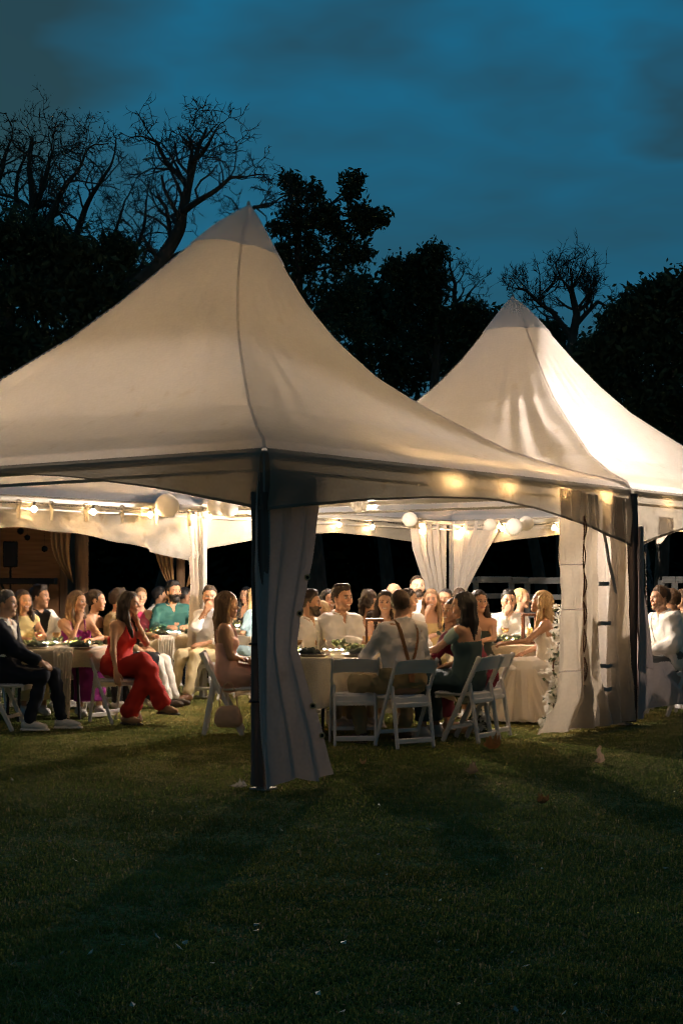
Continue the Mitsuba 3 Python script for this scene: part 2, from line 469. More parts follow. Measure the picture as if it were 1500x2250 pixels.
def bare_tree(label, limbs, dist, seed, depth=3, rad=.22, leaves=0, group=None, drop=0, **kw):
    """limbs: list of (polyline as survey pixels, start radius, number of side limbs, side length)."""
    r = np.random.default_rng(seed)
    key = thing('bare_tree', label, 'tree', group)
    out, tips, first = [], [], None
    for j, (line, r0, nk, sl) in enumerate(limbs):
        P = np.array([at(px, py + (drop if py < 640 else 0), dist + dy) for px, py, dy in line])
        t = np.linspace(0, len(P) - 1, 6 * len(P))
        pts = np.stack([np.interp(t, np.arange(len(P)), P[:, k]) for k in range(3)], 1)
        pts += (meshkit.noise(pts[:, None] * V3(.9, .9, .9) + np.arange(3)[None, :, None] * 9.7, seed)[..., ] - .5) * .5 * np.linspace(.3, 1, len(pts))[:, None]
        rr = np.linspace(r0, max(r0 * .22, .012), len(pts))
        tb = tube(pts, rr, 8, cap=False)
        if j == 0: obj('trunk', tb, 'bark', key, True)
        else: out.append(tb)
        for _ in range(nk):
            i = int(r.uniform(.25 if j else .55, 1) * (len(pts) - 2))
            ax = unit(pts[i + 1] - pts[i])
            side = unit(np.cross(ax, r.normal(0, 1, 3)) * V3(1, .6, 1))
            limb(pts[i], ax * .6 + side * .85, sl * .74 * r.uniform(.5, 1.1), rr[i] * .45, depth - 1, r, out, tips, **kw)
        limb(pts[-1], unit(pts[-1] - pts[-3]), sl * .45, rr[-1], depth - 1, r, out, tips, **kw)
    obj('branches', cat(*out), 'bark', key, True, kind='stuff')
    if leaves:
        m, c = leafage(np.array(tips), leaves, .10, .028, r)
        obj('twig_leaves', m, 'leaf', key, False, c, kind='stuff')


def leafy_tree(label, base, dist, blobs, seed, n=9000, size=.11, name='leafy_tree', category='tree', spread=.30, tint=(.07, .10, .062), group=None):
    """blobs: crown masses as survey pixels (px, py, radius px, depth offset)."""
    r = np.random.default_rng(seed)
    key = thing(name, label, category, group)
    b = at(base[0], HZ, dist) * V3(1, 1, 0)
    C = np.array([at(px, py, dist + dy) for px, py, _, dy in blobs])
    R = np.array([q * dist / FOC for _, _, q, _ in blobs])
    out = []
    top = C[np.argmax(C[:, 2])]
    tp = np.array([lerp(b, top, t) + V3(.2 * math.sin(t * 6 + seed), .1 * math.cos(t * 5), 0) * t for t in np.linspace(0, .9, 10)])
    obj('trunk', tube(tp, np.linspace(.024, .008, 10) * top[2], 8, cap=False), 'bark', key, True)
    pts = []
    for c, q in zip(C, R):
        i = int(np.argmin(np.linalg.norm(tp - (c - V3(0, 0, q)), axis=1)))
        mid = lerp(tp[i], c, .5) + r.normal(0, .1, 3)
        out.append(tube(bezier([tp[i], mid, c], 6), np.linspace(.006 * top[2], .012, 6), 5, cap=False))
        m = int(40 + 70 * q)
        d = r.normal(0, 1, (m, 3)); d /= np.linalg.norm(d, axis=1, keepdims=True)
        pts.append(c + d * q * (r.random((m, 1)) ** .45) * V3(1, 1, .85))
    obj('limbs', cat(*out), 'bark', key, True, kind='stuff')
    w = np.concatenate([np.repeat(i, len(p)) for i, p in enumerate(pts)])
    m, c = leafage(np.vstack(pts), n, spread, size, r, tint)
    obj('crown', m, 'leaf', key, False, c, kind='stuff')


D1 = 36.0
bare_tree('tall bare tree with a long crooked limb behind the larger tent peak', [
    ([(150, 1300, 0), (190, 1000, 0), (235, 760, 0), (290, 640, 0), (345, 560, 0), (388, 470, 0), (408, 395, 0), (422, 330, 0)], .34, 8, 2.0),
    ([(345, 560, 0), (430, 520, 1), (500, 470, 1), (560, 425, 1), (598, 432, 1)], .12, 8, 1.5),
    ([(395, 440, 0), (450, 400, -1), (520, 362, -1), (560, 360, -1)], .09, 7, 1.4),
    ([(412, 380, 0), (372, 330, 1), (350, 290, 1), (312, 282, 1)], .08, 6, 1.3),
    ([(415, 350, 0), (418, 300, 0), (398, 262, 0)], .07, 5, 1.2), ([(418, 330, 0), (452, 300, -1), (462, 262, -1)], .07, 5, 1.2),
    ([(290, 640, 0), (280, 590, 2), (298, 540, 2), (322, 480, 2), (330, 420, 2)], .11, 7, 1.6),
    ([(300, 625, 0), (390, 600, 2), (450, 560, 2), (492, 520, 2)], .10, 7, 1.4)], D1, 3, drop=26, depth=4, bend=.34, upw=.05, kids=(2, 4), ratio=.70)
bare_tree('wide bare tree filling the upper left corner, twigs spreading over the shrubs', [
    ([(-60, 1300, 0), (-40, 900, 0), (0, 700, 0), (40, 560, 0), (70, 450, 0), (60, 350, 0)], .36, 9, 2.2),
    ([(10, 660, 0), (110, 560, 0), (170, 470, 1), (205, 400, 1), (240, 340, 1)], .15, 10, 1.7),
    ([(40, 560, 0), (120, 440, -1), (150, 360, -1), (180, 292, -1)], .12, 10, 1.6),
    ([(-10, 700, 0), (-20, 450, 1), (10, 330, 1), (14, 262, 1)], .12, 10, 1.6), ([(50, 500, 0), (100, 350, 0), (112, 300, 0)], .10, 9, 1.5),
    ([(60, 600, 0), (180, 540, 1), (240, 480, 1), (262, 410, 1)], .10, 9, 1.5), ([(30, 480, 0), (30, 400, 2), (55, 290, 2)], .10, 9, 1.4), ([(90, 570, 0), (220, 590, 0), (300, 560, 0), (330, 500, 0)], .10, 9, 1.4)], 37.0, 8, drop=36, depth=4, leaves=3500, bend=.34, upw=.04, kids=(2, 4), ratio=.68)
bare_tree('thin bare sapling beside the leafy tree, between the two tent peaks', [
    ([(1020, 1300, 0), (1018, 800, 0), (1010, 680, 0), (1005, 610, 0), (985, 575, 0)], .14, 8, 1.1), ([(1012, 690, 0), (1035, 640, 0), (1050, 600, 0)], .05, 6, .9), ([(1008, 640, 0), (975, 610, 0), (966, 580, 0)], .05, 5, .8)], 44.0, 12, depth=3, bend=.24, kids=(3, 5))
bare_tree('bare rounded tree with upright twigs behind the smaller tent peak', [
    ([(1235, 1300, 0), (1240, 900, 0), (1250, 760, 0), (1265, 690, 0), (1255, 640, 0), (1255, 600, 0)], .22, 8, 1.5), ([(1252, 740, 0), (1215, 680, 0), (1190, 630, 0), (1180, 590, 0)], .10, 9, 1.3), ([(1258, 720, 0), (1310, 660, 0), (1335, 630, 0)], .09, 8, 1.2),
    ([(1262, 690, 0), (1290, 630, 0), (1300, 590, 0)], .08, 8, 1.2), ([(1225, 690, 0), (1150, 640, 0), (1122, 600, 0)], .08, 8, 1.1), ([(1200, 640, 0), (1215, 590, 0), (1218, 570, 0)], .06, 6, 1.0)], 46.0, 15, drop=36, depth=4, bend=.26, upw=.14, kids=(2, 4), ratio=.72)
leafy_tree('tall dark evergreen with ragged top just right of the larger tent peak', (705, 1300), 38.0,
           [(633, 395, 16, 0), (650, 420, 26, 0), (640, 470, 30, 0), (690, 425, 24, 0), (685, 480, 42, 0), (660, 530, 42, 0), (720, 470, 26, 0), (735, 500, 34, 0), (775, 395, 18, 0), (770, 425, 20, 0), (785, 465, 24, 0), (815, 478, 18, 0), (838, 480, 14, 0), (798, 500, 20, 0),
            (760, 530, 30, 0), (700, 560, 50, 0), (650, 590, 40, 0), (620, 555, 26, 0), (755, 580, 38, 0), (795, 560, 22, 0), (700, 640, 60, 0), (640, 660, 42, 0), (770, 650, 40, 0), (720, 720, 60, 0), (790, 720, 46, 0), (610, 600, 24, 0), (610, 500, 14, 0)], 21, n=9500, size=.085, spread=.09)
leafy_tree('leafy dark tree with a tufted crown left of the smaller tent peak', (930, 1300), 42.0,
           [(955, 560, 22, 0), (930, 575, 28, 0), (895, 590, 24, 0), (870, 600, 20, 0), (905, 625, 34, 0), (950, 610, 26, 0), (865, 590, 12, 0), (940, 650, 40, 0), (890, 670, 40, 0), (965, 690, 34, 0), (1010, 690, 26, 0), (1045, 690, 30, 0), (1000, 740, 50, 0), (920, 730, 50, 0), (1060, 720, 30, 0)], 22, n=11000, size=.09, spread=.14)
leafy_tree('dense dark rounded tree at the right edge, above the smaller tent', (1450, 1300), 34.0,
           [(1480, 640, 34, 0), (1440, 655, 32, 0), (1400, 675, 30, 0), (1360, 700, 26, 0), (1500, 680, 50, 0), (1440, 720, 60, 0), (1370, 760, 50, 0), (1320, 770, 34, 0), (1500, 780, 80, 0), (1420, 830, 80, 0), (1330, 830, 50, 0), (1290, 790, 26, 0), (1540, 900, 120, 0), (1450, 920, 80, 0), (1530, 640, 40, 0)], 23, n=16000, size=.10, spread=.16)
leafy_tree('dark bushy tree under the bare limbs at far left', (60, 1300), 33.0,
           [(20, 520, 50, 0), (90, 540, 60, 0), (160, 560, 50, 0), (40, 640, 80, 0), (140, 650, 80, 0), (220, 640, 60, 0), (250, 560, 30, 0), (-20, 760, 90, 0), (90, 770, 90, 0), (200, 740, 70, 0), (10, 880, 90, 0), (120, 870, 80, 0)], 24, n=17000, size=.10, spread=.18)
leafy_tree('dark bushy tree behind the left slope of the larger tent', (330, 1300), 39.0,
           [(300, 700, 60, 0), (360, 680, 50, 0), (420, 650, 46, 0), (270, 780, 60, 0), (470, 620, 34, 0), (340, 770, 60, 0), (520, 610, 34, 0), (560, 620, 40, 0), (300, 640, 34, 0), (430, 700, 60, 0)], 25, n=11000, size=.10, spread=.2)
leafy_tree('low dark trees\' edge behind the dip between the tents'.replace("trees' edge", 'spreading tree'), (860, 1300), 47.0,
           [(780, 640, 34, 0), (830, 650, 34, 0), (740, 680, 50, 0), (800, 700, 50, 0), (860, 700, 44, 0), (820, 770, 70, 0), (910, 780, 70, 0), (1000, 800, 70, 0), (1080, 790, 50, 0), (880, 850, 70, 0), (1060, 860, 60, 0)], 26, n=12000, size=.11, spread=.2)
leafy_tree('dark spreading tree behind the right slope of the smaller tent', (1200, 1300), 48.0,
           [(1180, 760, 46, 0), (1230, 790, 50, 0), (1280, 820, 60, 0), (1150, 800, 50, 0), (1340, 850, 70, 0), (1340, 760, 30, 0), (1100, 720, 30, 0), (1210, 740, 26, 0)], 27, n=9000, size=.11, spread=.2)
# the wood behind: one dark mass down to the ground
r_ = np.random.default_rng(31)
cx = r_.uniform(-34, 34, 900); cz = r_.random(900) ** .9 * (7.0 + 2.5 * meshkit.fbm(np.stack([cx * .12, 0 * cx, 0 * cx], -1), 2, 3))
m_, c_ = leafage(np.stack([cx, r_.uniform(52, 58, 900), cz], 1), 60000, .55, .30, r_, (.022, .032, .022))
single('distant_wood', m_, 'leaf', 'dark far-off woodland mass behind the tents and the fence', 'woodland', kind='stuff', color=c_)

# wooded bank behind it all
hx, hy = np.meshgrid(np.linspace(-120, 120, 121), np.linspace(57, 140, 30), indexing='ij')
hz = (5.2 + 5 * meshkit.fbm(np.stack([hx * .06, hy * .05, 0 * hx], -1), 3, 4)) * sstep(57, 66, hy) + 1.1 * meshkit.fbm(np.stack([hx * .6, hy * .6, 0 * hx], -1), 3, 8) - .6
scene['bank_cover'] = pr(mikit.proc(lambda p, n, uv: mi.Color3f(.012, .017, .010) * (.5 + FB(p.x, p.y, p.z, 3))), .95, specular=.05)
struct('hill', grid(np.stack([hx, hy, hz], -1)), 'bank_cover')
# ---------------------------------------------------------------- tents
def fabric_col(base, dirt):
    def fn(p, n, uv):
        a = FB(p.x * 1.3, p.y * 1.3, p.z * 1.3, 4)
        b = N_(p.x * 55, p.y * 55, p.z * 55)
        s = SS(.58, .85, FB(p.x * 9 + 7, p.y * 9, p.z * 5, 4)) * SS(.35, .7, a)
        return mi.Color3f(*base) * (.84 + .20 * a) * (.94 + .1 * b) * (1 - s * mi.Color3f(*dirt))
    return fn


weave = mikit.proc(lambda p, n, uv: FB(p.x * 2.6, p.y * 2.6, p.z * 2.6, 3), 2e-2)
MATS2 = {
    'canvas': {'type': 'principledthin', 'base_color': mikit.proc(fabric_col((.81, .765, .745), (.12, .16, .21))), 'roughness': .65, 'diff_trans': 1.38, 'spec_trans': 0.0},
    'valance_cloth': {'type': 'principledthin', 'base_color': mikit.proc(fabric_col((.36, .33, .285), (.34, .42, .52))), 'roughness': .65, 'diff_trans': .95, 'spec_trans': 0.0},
    'curtain_cloth': {'type': 'principledthin', 'base_color': mikit.proc(fabric_col((.74, .68, .62), (.16, .2, .25))), 'roughness': .6, 'diff_trans': 1.0, 'spec_trans': 0.0},
    'wall_cloth': {'type': 'principledthin', 'base_color': mikit.proc(fabric_col((.56, .48, .38), (.25, .3, .38))), 'roughness': .6, 'diff_trans': .9, 'spec_trans': 0.0},
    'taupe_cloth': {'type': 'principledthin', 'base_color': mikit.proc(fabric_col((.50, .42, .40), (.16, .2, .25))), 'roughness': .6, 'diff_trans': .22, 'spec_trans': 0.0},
    'linen': {'type': 'principledthin', 'base_color': mikit.proc(lambda p, n, uv: mi.Color3f(.60, .52, .38) * (.82 + .30 * N_(p.x * 160, p.y * 160, p.z * 160)) * (.85 + .3 * FB(p.x * 3, p.y * 3, p.z * 3, 2))), 'roughness': .8, 'diff_trans': .20, 'spec_trans': 0.0},
    'gauze': {'type': 'principledthin', 'base_color': rgb(.72, .68, .60), 'roughness': .8, 'diff_trans': .7, 'spec_trans': 0.0},
    'clear_vinyl': {'type': 'thindielectric', 'int_ior': 1.35},
    'strap_cloth': pr((.30, .28, .27), .8), 'seam_cloth': {'type': 'principledthin', 'base_color': rgb(.72, .68, .66), 'roughness': .7, 'diff_trans': 1.6, 'spec_trans': 0.0},
    'aluminium': pr((.34, .33, .31), .45, metallic=.5), 'dark_pole': pr((.035, .036, .040), .6), 'cord': pr((.16, .075, .045), .8), 'brass': pr((.55, .42, .22), .35, metallic=.8),
    'black': pr((.010, .010, .011), .55), 'rubber': pr((.02, .02, .022), .7),
    'paper': {'type': 'principledthin', 'base_color': rgb(.70, .67, .62), 'roughness': .8, 'diff_trans': .7, 'spec_trans': 0.0},
    'wood_wall': pr(mikit.proc(lambda p, n, uv: MX((.16, .075, .032), (.34, .17, .075), FB(p.x * 2.5, p.y * 2.5, p.z * 26, 4)) * (.7 + .6 * N_(p.x * 1.1, p.y * 1.1, p.z * 5))), .75),
    'wood_post': pr(mikit.proc(lambda p, n, uv: MX((.07, .042, .024), (.20, .12, .065), FB(p.x * 34, p.y * 34, p.z * 2.2, 4))), .8),
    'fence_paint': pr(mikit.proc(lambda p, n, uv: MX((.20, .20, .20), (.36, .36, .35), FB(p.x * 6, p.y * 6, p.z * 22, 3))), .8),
    'drape_tan': {'type': 'principledthin', 'base_color': rgb(.46, .27, .13), 'roughness': .8, 'diff_trans': .5, 'spec_trans': 0.0},
}
for k, m in MATS2.items(): scene[k] = m


def gprof(t):
    return np.interp(t, [0, .03, .07, .12, .18, .26, .36, .5, .69, .85, 1], [1, .955, .885, .795, .69, .57, .445, .315, .15, .06, 0])


def tent_roof(c, shift, skew):
    n = 181
    a = np.sin(np.linspace(-1, 1, n) * np.pi / 2) * .35 + np.linspace(-1, 1, n) * .65
    A, B = np.meshgrid(a, a, indexing='ij')
    m, e = np.maximum(np.abs(A), np.abs(B)), np.hypot(A, B) / math.sqrt(2)
    w = sstep(-.15, .85, m)
    r = e + (m - e) * w
    g = gprof(r)
    ang = np.arctan2(B, A)
    hip = np.abs(np.abs(np.abs(A) - np.abs(B)))
    fold = .010 * np.sin(ang * 46 + 5 * meshkit.noise(np.stack([A * 3, B * 3, 0 * A], -1), 3)) * np.exp(-((hip - .16) / .12) ** 2) * sstep(.05, .3, m) * sstep(1, .6, m)
    crease = (.030 if skew else .006) * (meshkit.fbm(np.stack([A * 2.5 + 3 * B, B * 2.5 - A * 1.0, 0 * A + c[0]], -1), 4, 6) - .5) * sstep(1.0, .8, m)
    q = np.abs(np.abs(A) - np.abs(B)) / np.maximum(m, 1e-6)                        # 0 on a hip, 1 in the middle of a side
    run = (np.hypot(A, B) * 2 + 6 * meshkit.noise(np.stack([A * 2, B * 2, 0 * A + 2], -1), 5))
    fold += (.006 if skew else .0012) * sstep(.9, .55, m) * sstep(.10, .3, m) * np.exp(-((q - .22) / .14) ** 2) * np.sin(ang * 70 + run) * (.3 + meshkit.noise(np.stack([A * 5, B * 5, 0 * A], -1), 8))
    dg = A * .80 + B * .60
    fold += (.0035 if skew else .0012) * sstep(1, .7, m) * sstep(.25, .5, m) * np.sin(dg * 44 + 3 * meshkit.noise(np.stack([A * 3, B * 3, 0 * A + 7], -1), 4)) * sstep(.52, .72, meshkit.fbm(np.stack([A * 1.6, B * 1.6, 0 * A + c[0]], -1), 2, 9))
    sag = -.10 * sstep(1, .7, m) * m * (1 - np.abs(np.abs(A) - np.abs(B)) ** 0) 
    z = EAVE + (PEAK - EAVE) * g + fold + crease
    roll = sstep(.965, 1.0, m)
    z -= .05 * roll ** 2
    dirn = (B - A) / 2 / np.maximum(m, 1e-6)
    z = z + skew * dirn * 4 * g * (1 - g)
    P = c + (A * LU / 2 * 1.008)[..., None] * UU + (B * LV / 2 * 1.008)[..., None] * VV + (g ** 3)[..., None] * shift
    P[..., 2] = z
    return P, A, B


def ribbon(pts, nrm, w, lift=.006):
    pts = np.asarray(pts); t = np.gradient(pts, axis=0)
    s = np.cross(t, nrm); s /= np.linalg.norm(s, axis=1, keepdims=True)
    nn = np.asarray(nrm) / np.linalg.norm(nrm, axis=1, keepdims=True) * lift
    return grid(np.stack([pts - s * w / 2 + nn * .5, pts - s * w / 4 + nn, pts + s * w / 4 + nn, pts + s * w / 2 + nn * .5], 1))


def tent(label, c, shift, skew, corners, valances, poles, beams):
    key = thing('marquee_tent', label, 'tent')
    P, A, B = tent_roof(c, shift, skew)
    v, f = grid(P)
    obj('canopy', (v, f), 'canvas', key, True)
    n = P.shape[0]
    i = np.arange(n // 2 + 1)
    for sx, sy in ((1, 1), (1, -1), (-1, 1), (-1, -1)):
        ii = n // 2 + sx * i; jj = n // 2 + sy * i
        line = P[ii, jj][1:]
        out = unit(sx * UU + sy * VV)
        tn = np.gradient(line, axis=0)
        side = unit(np.cross(out, V3(0, 0, 1)))
        nr = np.cross(tn, side); nr *= np.sign(nr[:, 2:3])
        obj('hip_seam', ribbon(line, nr, .024), 'seam_cloth', key, True)
    # peak cap: a second layer added over the cone top to hold back the inner glow
    r = np.linspace(0, .135, 26); th = np.linspace(0, 2 * np.pi, 97)
    Rr, Tt = np.meshgrid(r, th, indexing='ij')
    ca, cb = np.cos(Tt), np.sin(Tt)
    k = np.minimum(1 / np.maximum(np.abs(ca), np.abs(cb)), 9)
    s_ = (1 * (1 - .35) + .35 / np.maximum(np.abs(ca), np.abs(cb)) / 1.0)
    a_, b_ = ca * Rr * s_, cb * Rr * s_
    from scipy.interpolate import RegularGridInterpolator as RGI
    gi = RGI((A[:, 0], B[0]), P, bounds_error=False, fill_value=None)
    Q = gi(np.stack([a_, b_], -1))
    d = (Q - (c + V3(0, 0, 3))) * V3(1, 1, 0)
    Q = Q + d / np.maximum(np.linalg.norm(d, axis=-1, keepdims=True), .02) * .014 + V3(0, 0, .008)
    obj('peak_cap', grid(Q), 'added_cap_cloth', key, True)
    tip = P[n // 2, n // 2]
    obj('finial', lathe([(0, -.05), (.022, -.05), (.016, 0), (.006, .02), (0, .022)], tip + V3(0, 0, .012), 12), 'canvas', key, True)
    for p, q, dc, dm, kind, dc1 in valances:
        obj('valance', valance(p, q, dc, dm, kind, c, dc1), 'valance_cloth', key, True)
    for p in poles:
        p = p + unit(c * V3(1, 1, 0) - p) * .06
        obj('pole', cat(box(p + V3(0, 0, EAVE / 2 - .03), (.075, .075, EAVE - .06), np.stack([UU, VV, V3(0, 0, 1)], 1), .008), box(p + V3(0, 0, .008), (.14, .14, .016), np.stack([UU, VV, V3(0, 0, 1)], 1), .003)), 'aluminium', key)
    for p, q in beams:
        z = V3(0, 0, EAVE - .10)
        d = unit(q - p)
        z = z + unit(c * V3(1, 1, 0) - (p + q) / 2) * .05
        obj('eave_beam', cat(bar(p + z + d * .05, q + z - d * .05, .055, .055, .006), bar(p + z + d * .05 - V3(0, 0, .10), q + z - d * .05 - V3(0, 0, .10), .025, .025, .004)), 'aluminium', key)
    for p, q in ((corners[0], corners[2]), (corners[1], corners[3])):
        pass
    return key


def valance(p, q, dc, dm, kind, c, dc1=None):
    """A hanging strip with an arched lower edge, deep at the corners."""
    nt, ns = 180, 22
    t, s = np.meshgrid(np.linspace(0, 1, nt), np.linspace(0, 1, ns), indexing='ij')
    L = np.linalg.norm(q - p)
    d = unit(q - p); out = unit((p + q) / 2 - c * V3(1, 1, 0))
    e_ = lerp(dc, dc if dc1 is None else dc1, sstep(.35, .65, t))
    dep = dm + (e_ - dm) * np.abs(2 * t - 1) ** 1.65
    z = EAVE - .045 - dep * s
    w = (meshkit.fbm(np.stack([t * L * 3.2 + s * .6, s * .9, 0 * t + p[0]], -1), 3, 5) - .5) * (.09 if kind == 'loose' else .05) * s ** .7
    tug = .018 * np.sin((t * L * 11 + s * 5)) * np.exp(-((np.minimum(t, 1 - t)) / .10) ** 2) * s
    sharp = (.10 if kind == 'loose' else .012) * (meshkit.fbm(np.stack([t * L * 4 + s * 1.8, s * 3 - t * L * 1.2, 0 * t + 4], -1), 4, 8) - .5) * 2 * s
    o = .030 * (1 - np.exp(-s * 9)) + w * .45 + tug + sharp
    e = .02 if kind != 'inner' else -.06
    P = p + d * (t * L)[..., None] + out * (o + e)[..., None]
    P[..., 2] = z + (.012 if kind == 'loose' else .002) * np.sin(t * 40) * s
    hem = P[:, -1:] + V3(0, 0, -.004) + out * .006
    return grid(np.concatenate([P, hem, P[:, -2:-1] + out * .007], 1))


scene['dark_wrap_cloth'] = pr((.15, .12, .11), .9, specular=.1)  # at the nearest pole this dark colour stands for shade in a curtain fold
scene['added_cap_cloth'] = {'type': 'principledthin', 'base_color': rgb(.86, .87, .88), 'roughness': .6, 'diff_trans': 1.0, 'spec_trans': 0.0}  # cloth of the layer added to darken the tent tips
C1, C2 = (TN + TF) / 2, (TC + TD) / 2
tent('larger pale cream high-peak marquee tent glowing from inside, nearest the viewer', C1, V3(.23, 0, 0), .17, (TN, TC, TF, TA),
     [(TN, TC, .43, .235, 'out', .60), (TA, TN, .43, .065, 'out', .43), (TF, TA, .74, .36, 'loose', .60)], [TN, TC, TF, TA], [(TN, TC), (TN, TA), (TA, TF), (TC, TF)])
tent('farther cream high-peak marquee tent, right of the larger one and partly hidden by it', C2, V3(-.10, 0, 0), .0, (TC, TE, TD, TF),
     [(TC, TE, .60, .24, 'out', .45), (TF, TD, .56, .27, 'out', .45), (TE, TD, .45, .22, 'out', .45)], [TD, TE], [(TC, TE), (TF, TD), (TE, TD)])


# ---------------------------------------------------------------- lights: one flood lamp on the shared beam, bulbs on cords, paper lanterns
def emit(L, w=1.0): return {'type': 'area', 'radiance': rgb(*L), 'sampling_weight': w}


FLOOD, BULB = (1.0, .845, .70), (1.0, .62, .27)
FLOOD_I, BULB_I, FAIRY_I = 8.0, .11, .012          # watts per steradian, roughly
scene['resin_white'] = pr((.85, .84, .82), .5)
scene['bulb_glass'] = pr((.9, .8, .6), .3)


def flood_lamp():
    key = thing('flood_lamp', 'bright white lamp hanging among the paper lanterns between the two tents', 'lamp')
    p = at(816, 1109, 17.02)
    r = .060
    s = obj('globe', ball(p, r, 3), 'bulb_glass', key, True, emitter=emit([x * FLOOD_I / (math.pi * r * r) for x in FLOOD], 30.0))
    obj('socket', lathe([(0, 0), (.035, 0), (.035, .045), (.02, .06), (0, .06)], p + V3(0, 0, .055), 14), 'black', key, True)
    obj('hanging_cord', tube([p + V3(0, 0, .10), V3(p[0], p[1], EAVE + .70)], .004, 6), 'black', key)
    obj('reflector', lathe([(0, -.085), (.05, -.082), (.085, -.066), (.098, -.052), (.100, -.054), (.087, -.070), (.05, -.087), (0, -.090)], p, 28), 'resin_white', key, 60)  # added dish: keeps direct light off the guests below, throws it upward


flood_lamp()


def light_string(label, P, spots, sag=.03, power=1.0, drop=.045):
    """A cord with hanging bulbs; spots are distances along it, 0 to 1."""
    key = thing('string_light', label, 'string light')
    P = np.asarray(P)
    t = np.linspace(0, 1, 80)
    seg = np.linspace(0, 1, len(P))
    pts = np.stack([np.interp(t, seg, P[:, k]) for k in range(3)], 1)
    pts[:, 2] += -sag * np.abs(np.sin(t * np.pi * max(len(spots), 1)))
    obj('cord', tube(pts, .005, 6), 'black', key, True)
    for s in spots:
        p = np.array([np.interp(s, t, pts[:, k]) for k in range(3)]) - V3(0, 0, drop)
        obj('socket', lathe([(0, .05), (.014, .05), (.014, .012), (.010, .0), (0, 0)], p, 10), 'black', key, True)
        r = .030
        obj('bulb', ball(p + V3(0, 0, -.030), (.027, .027, .034), 2), 'bulb_glass', key, True, emitter=emit([x * BULB_I * power / (math.pi * .0009) for x in BULB]))


zb = V3(0, 0, EAVE - .12)
inn = lambda p, c, k=.03: p + (c * V3(1, 1, 0) - p) * k
def on_line(p, q, px):
    """How far along p-q the point is that shows at survey column px."""
    t = np.linspace(0, 1, 2001)[:, None]; L = p + (q - p) * t
    return float(t[np.argmin(np.abs(L[:, 0] / L[:, 1] * FOC + 750 - px))][0])
light_string('string of warm bulbs along the left rear beam of the larger tent', [inn(TF, C1) + zb, inn(TA, C1) + zb], [on_line(inn(TF, C1), inn(TA, C1), x) for x in (425, 330, 205, 75, -60, -210)])
light_string('string of warm bulbs along the rear beam of the farther tent', [inn(TF, C2, .02) + zb, inn(TD, C2, .02) + zb], [on_line(inn(TF, C2, .02), inn(TD, C2, .02), x) for x in (452, 557, 650, 745, 818, 930)])
light_string('string of warm bulbs along the far right beam of the farther tent', [inn(TD, C2, .02) + zb, inn(TE, C2, .02) + zb], [on_line(inn(TD, C2, .02), inn(TE, C2, .02), x) for x in (1015, 1103, 1217, 1340, 1480, 1640)])
light_string('string of warm bulbs behind the front right valance of the larger tent', [inn(TN, C1, .035) + zb + V3(0, 0, .05), inn(TC, C1, .035) + zb + V3(0, 0, .05)], [on_line(inn(TN, C1, .035), inn(TC, C1, .035), x) for x in (962, 1082, 1208, 1302)], power=.6, drop=.03)
light_string('string of warm bulbs behind the front valance of the farther tent', [inn(TC, C2, .035) + zb + V3(0, 0, .05), inn(TE, C2, .035) + zb + V3(0, 0, .05)], [on_line(inn(TC, C2, .035), inn(TE, C2, .035), x) for x in (1440, 1530, 1640)], power=.3, drop=.03)


def lantern(px, py, rpx, y, label):
    key = thing('paper_lantern', label, 'lantern', 'round white paper lanterns under the tents')
    c = at(px, py, y); r = rpx * y / FOC
    th = np.linspace(.14, np.pi - .12, 61)
    rib = 1 - .016 * np.abs(np.cos(np.linspace(0, np.pi * 13, 61)))
    obj('shade', lathe(np.stack([np.sin(th) * r * rib, -np.cos(th) * r * rib * .97], 1)[::-1], c, 40), 'paper', key, 50)
    obj('wire_ring', tube([c + V3(math.cos(a) * r * .13, math.sin(a) * r * .13, r * .96) for a in np.linspace(0, 2 * np.pi, 17)], .003, 6), 'aluminium', key, True)
    obj('hanging_cord', tube([c + V3(0, 0, r * .9), V3(c[0], c[1], EAVE - .09)], .002, 5), 'black', key, True)


for a in [(367, 1111, 27, 17.4, 'large paper lantern left of the tent pole, near the left rear bulbs'), (477, 1112, 22, 17.5, 'left of two touching paper lanterns right of the rear tent pole'), (503, 1115, 21, 17.2, 'right of two touching paper lanterns beside the nearest pole'),
          (789, 1107, 20, 16.1, 'paper lantern beside the bright white flood lamp'), (900, 1141, 17, 21.3, 'brightly lit paper lantern hanging alone over the centre tables'), (1077, 1153, 14.5, 21.6, 'small paper lantern in front of the tied rear curtain'),
          (1129, 1157, 19, 20.4, 'larger of two touching paper lanterns at right'), (1156, 1150, 17, 20.9, 'smaller of two touching paper lanterns at right')]: lantern(*a)


for i, px in enumerate((30, 102, 178, 258, 333, 405)):
    q = lerp(TF, TA, on_line(TF, TA, px)) + V3(0, 0, EAVE - .17) + unit(C1 * V3(1, 1, 0) - (TF + TA) / 2) * .085
    k = 'marquee_tent'
    obj('valance_clip', cat(box(q + V3(0, 0, -.06), (.05, .012, .17), np.stack([VV, -UU, V3(0, 0, 1)], 1), .003), tube([q + V3(0, 0, .03) + UU * .035 * math.cos(a) * -1 + V3(0, 0, .035 * math.sin(a)) for a in np.linspace(0, 2 * np.pi, 13)], .006, 6)), 'valance_cloth', k)


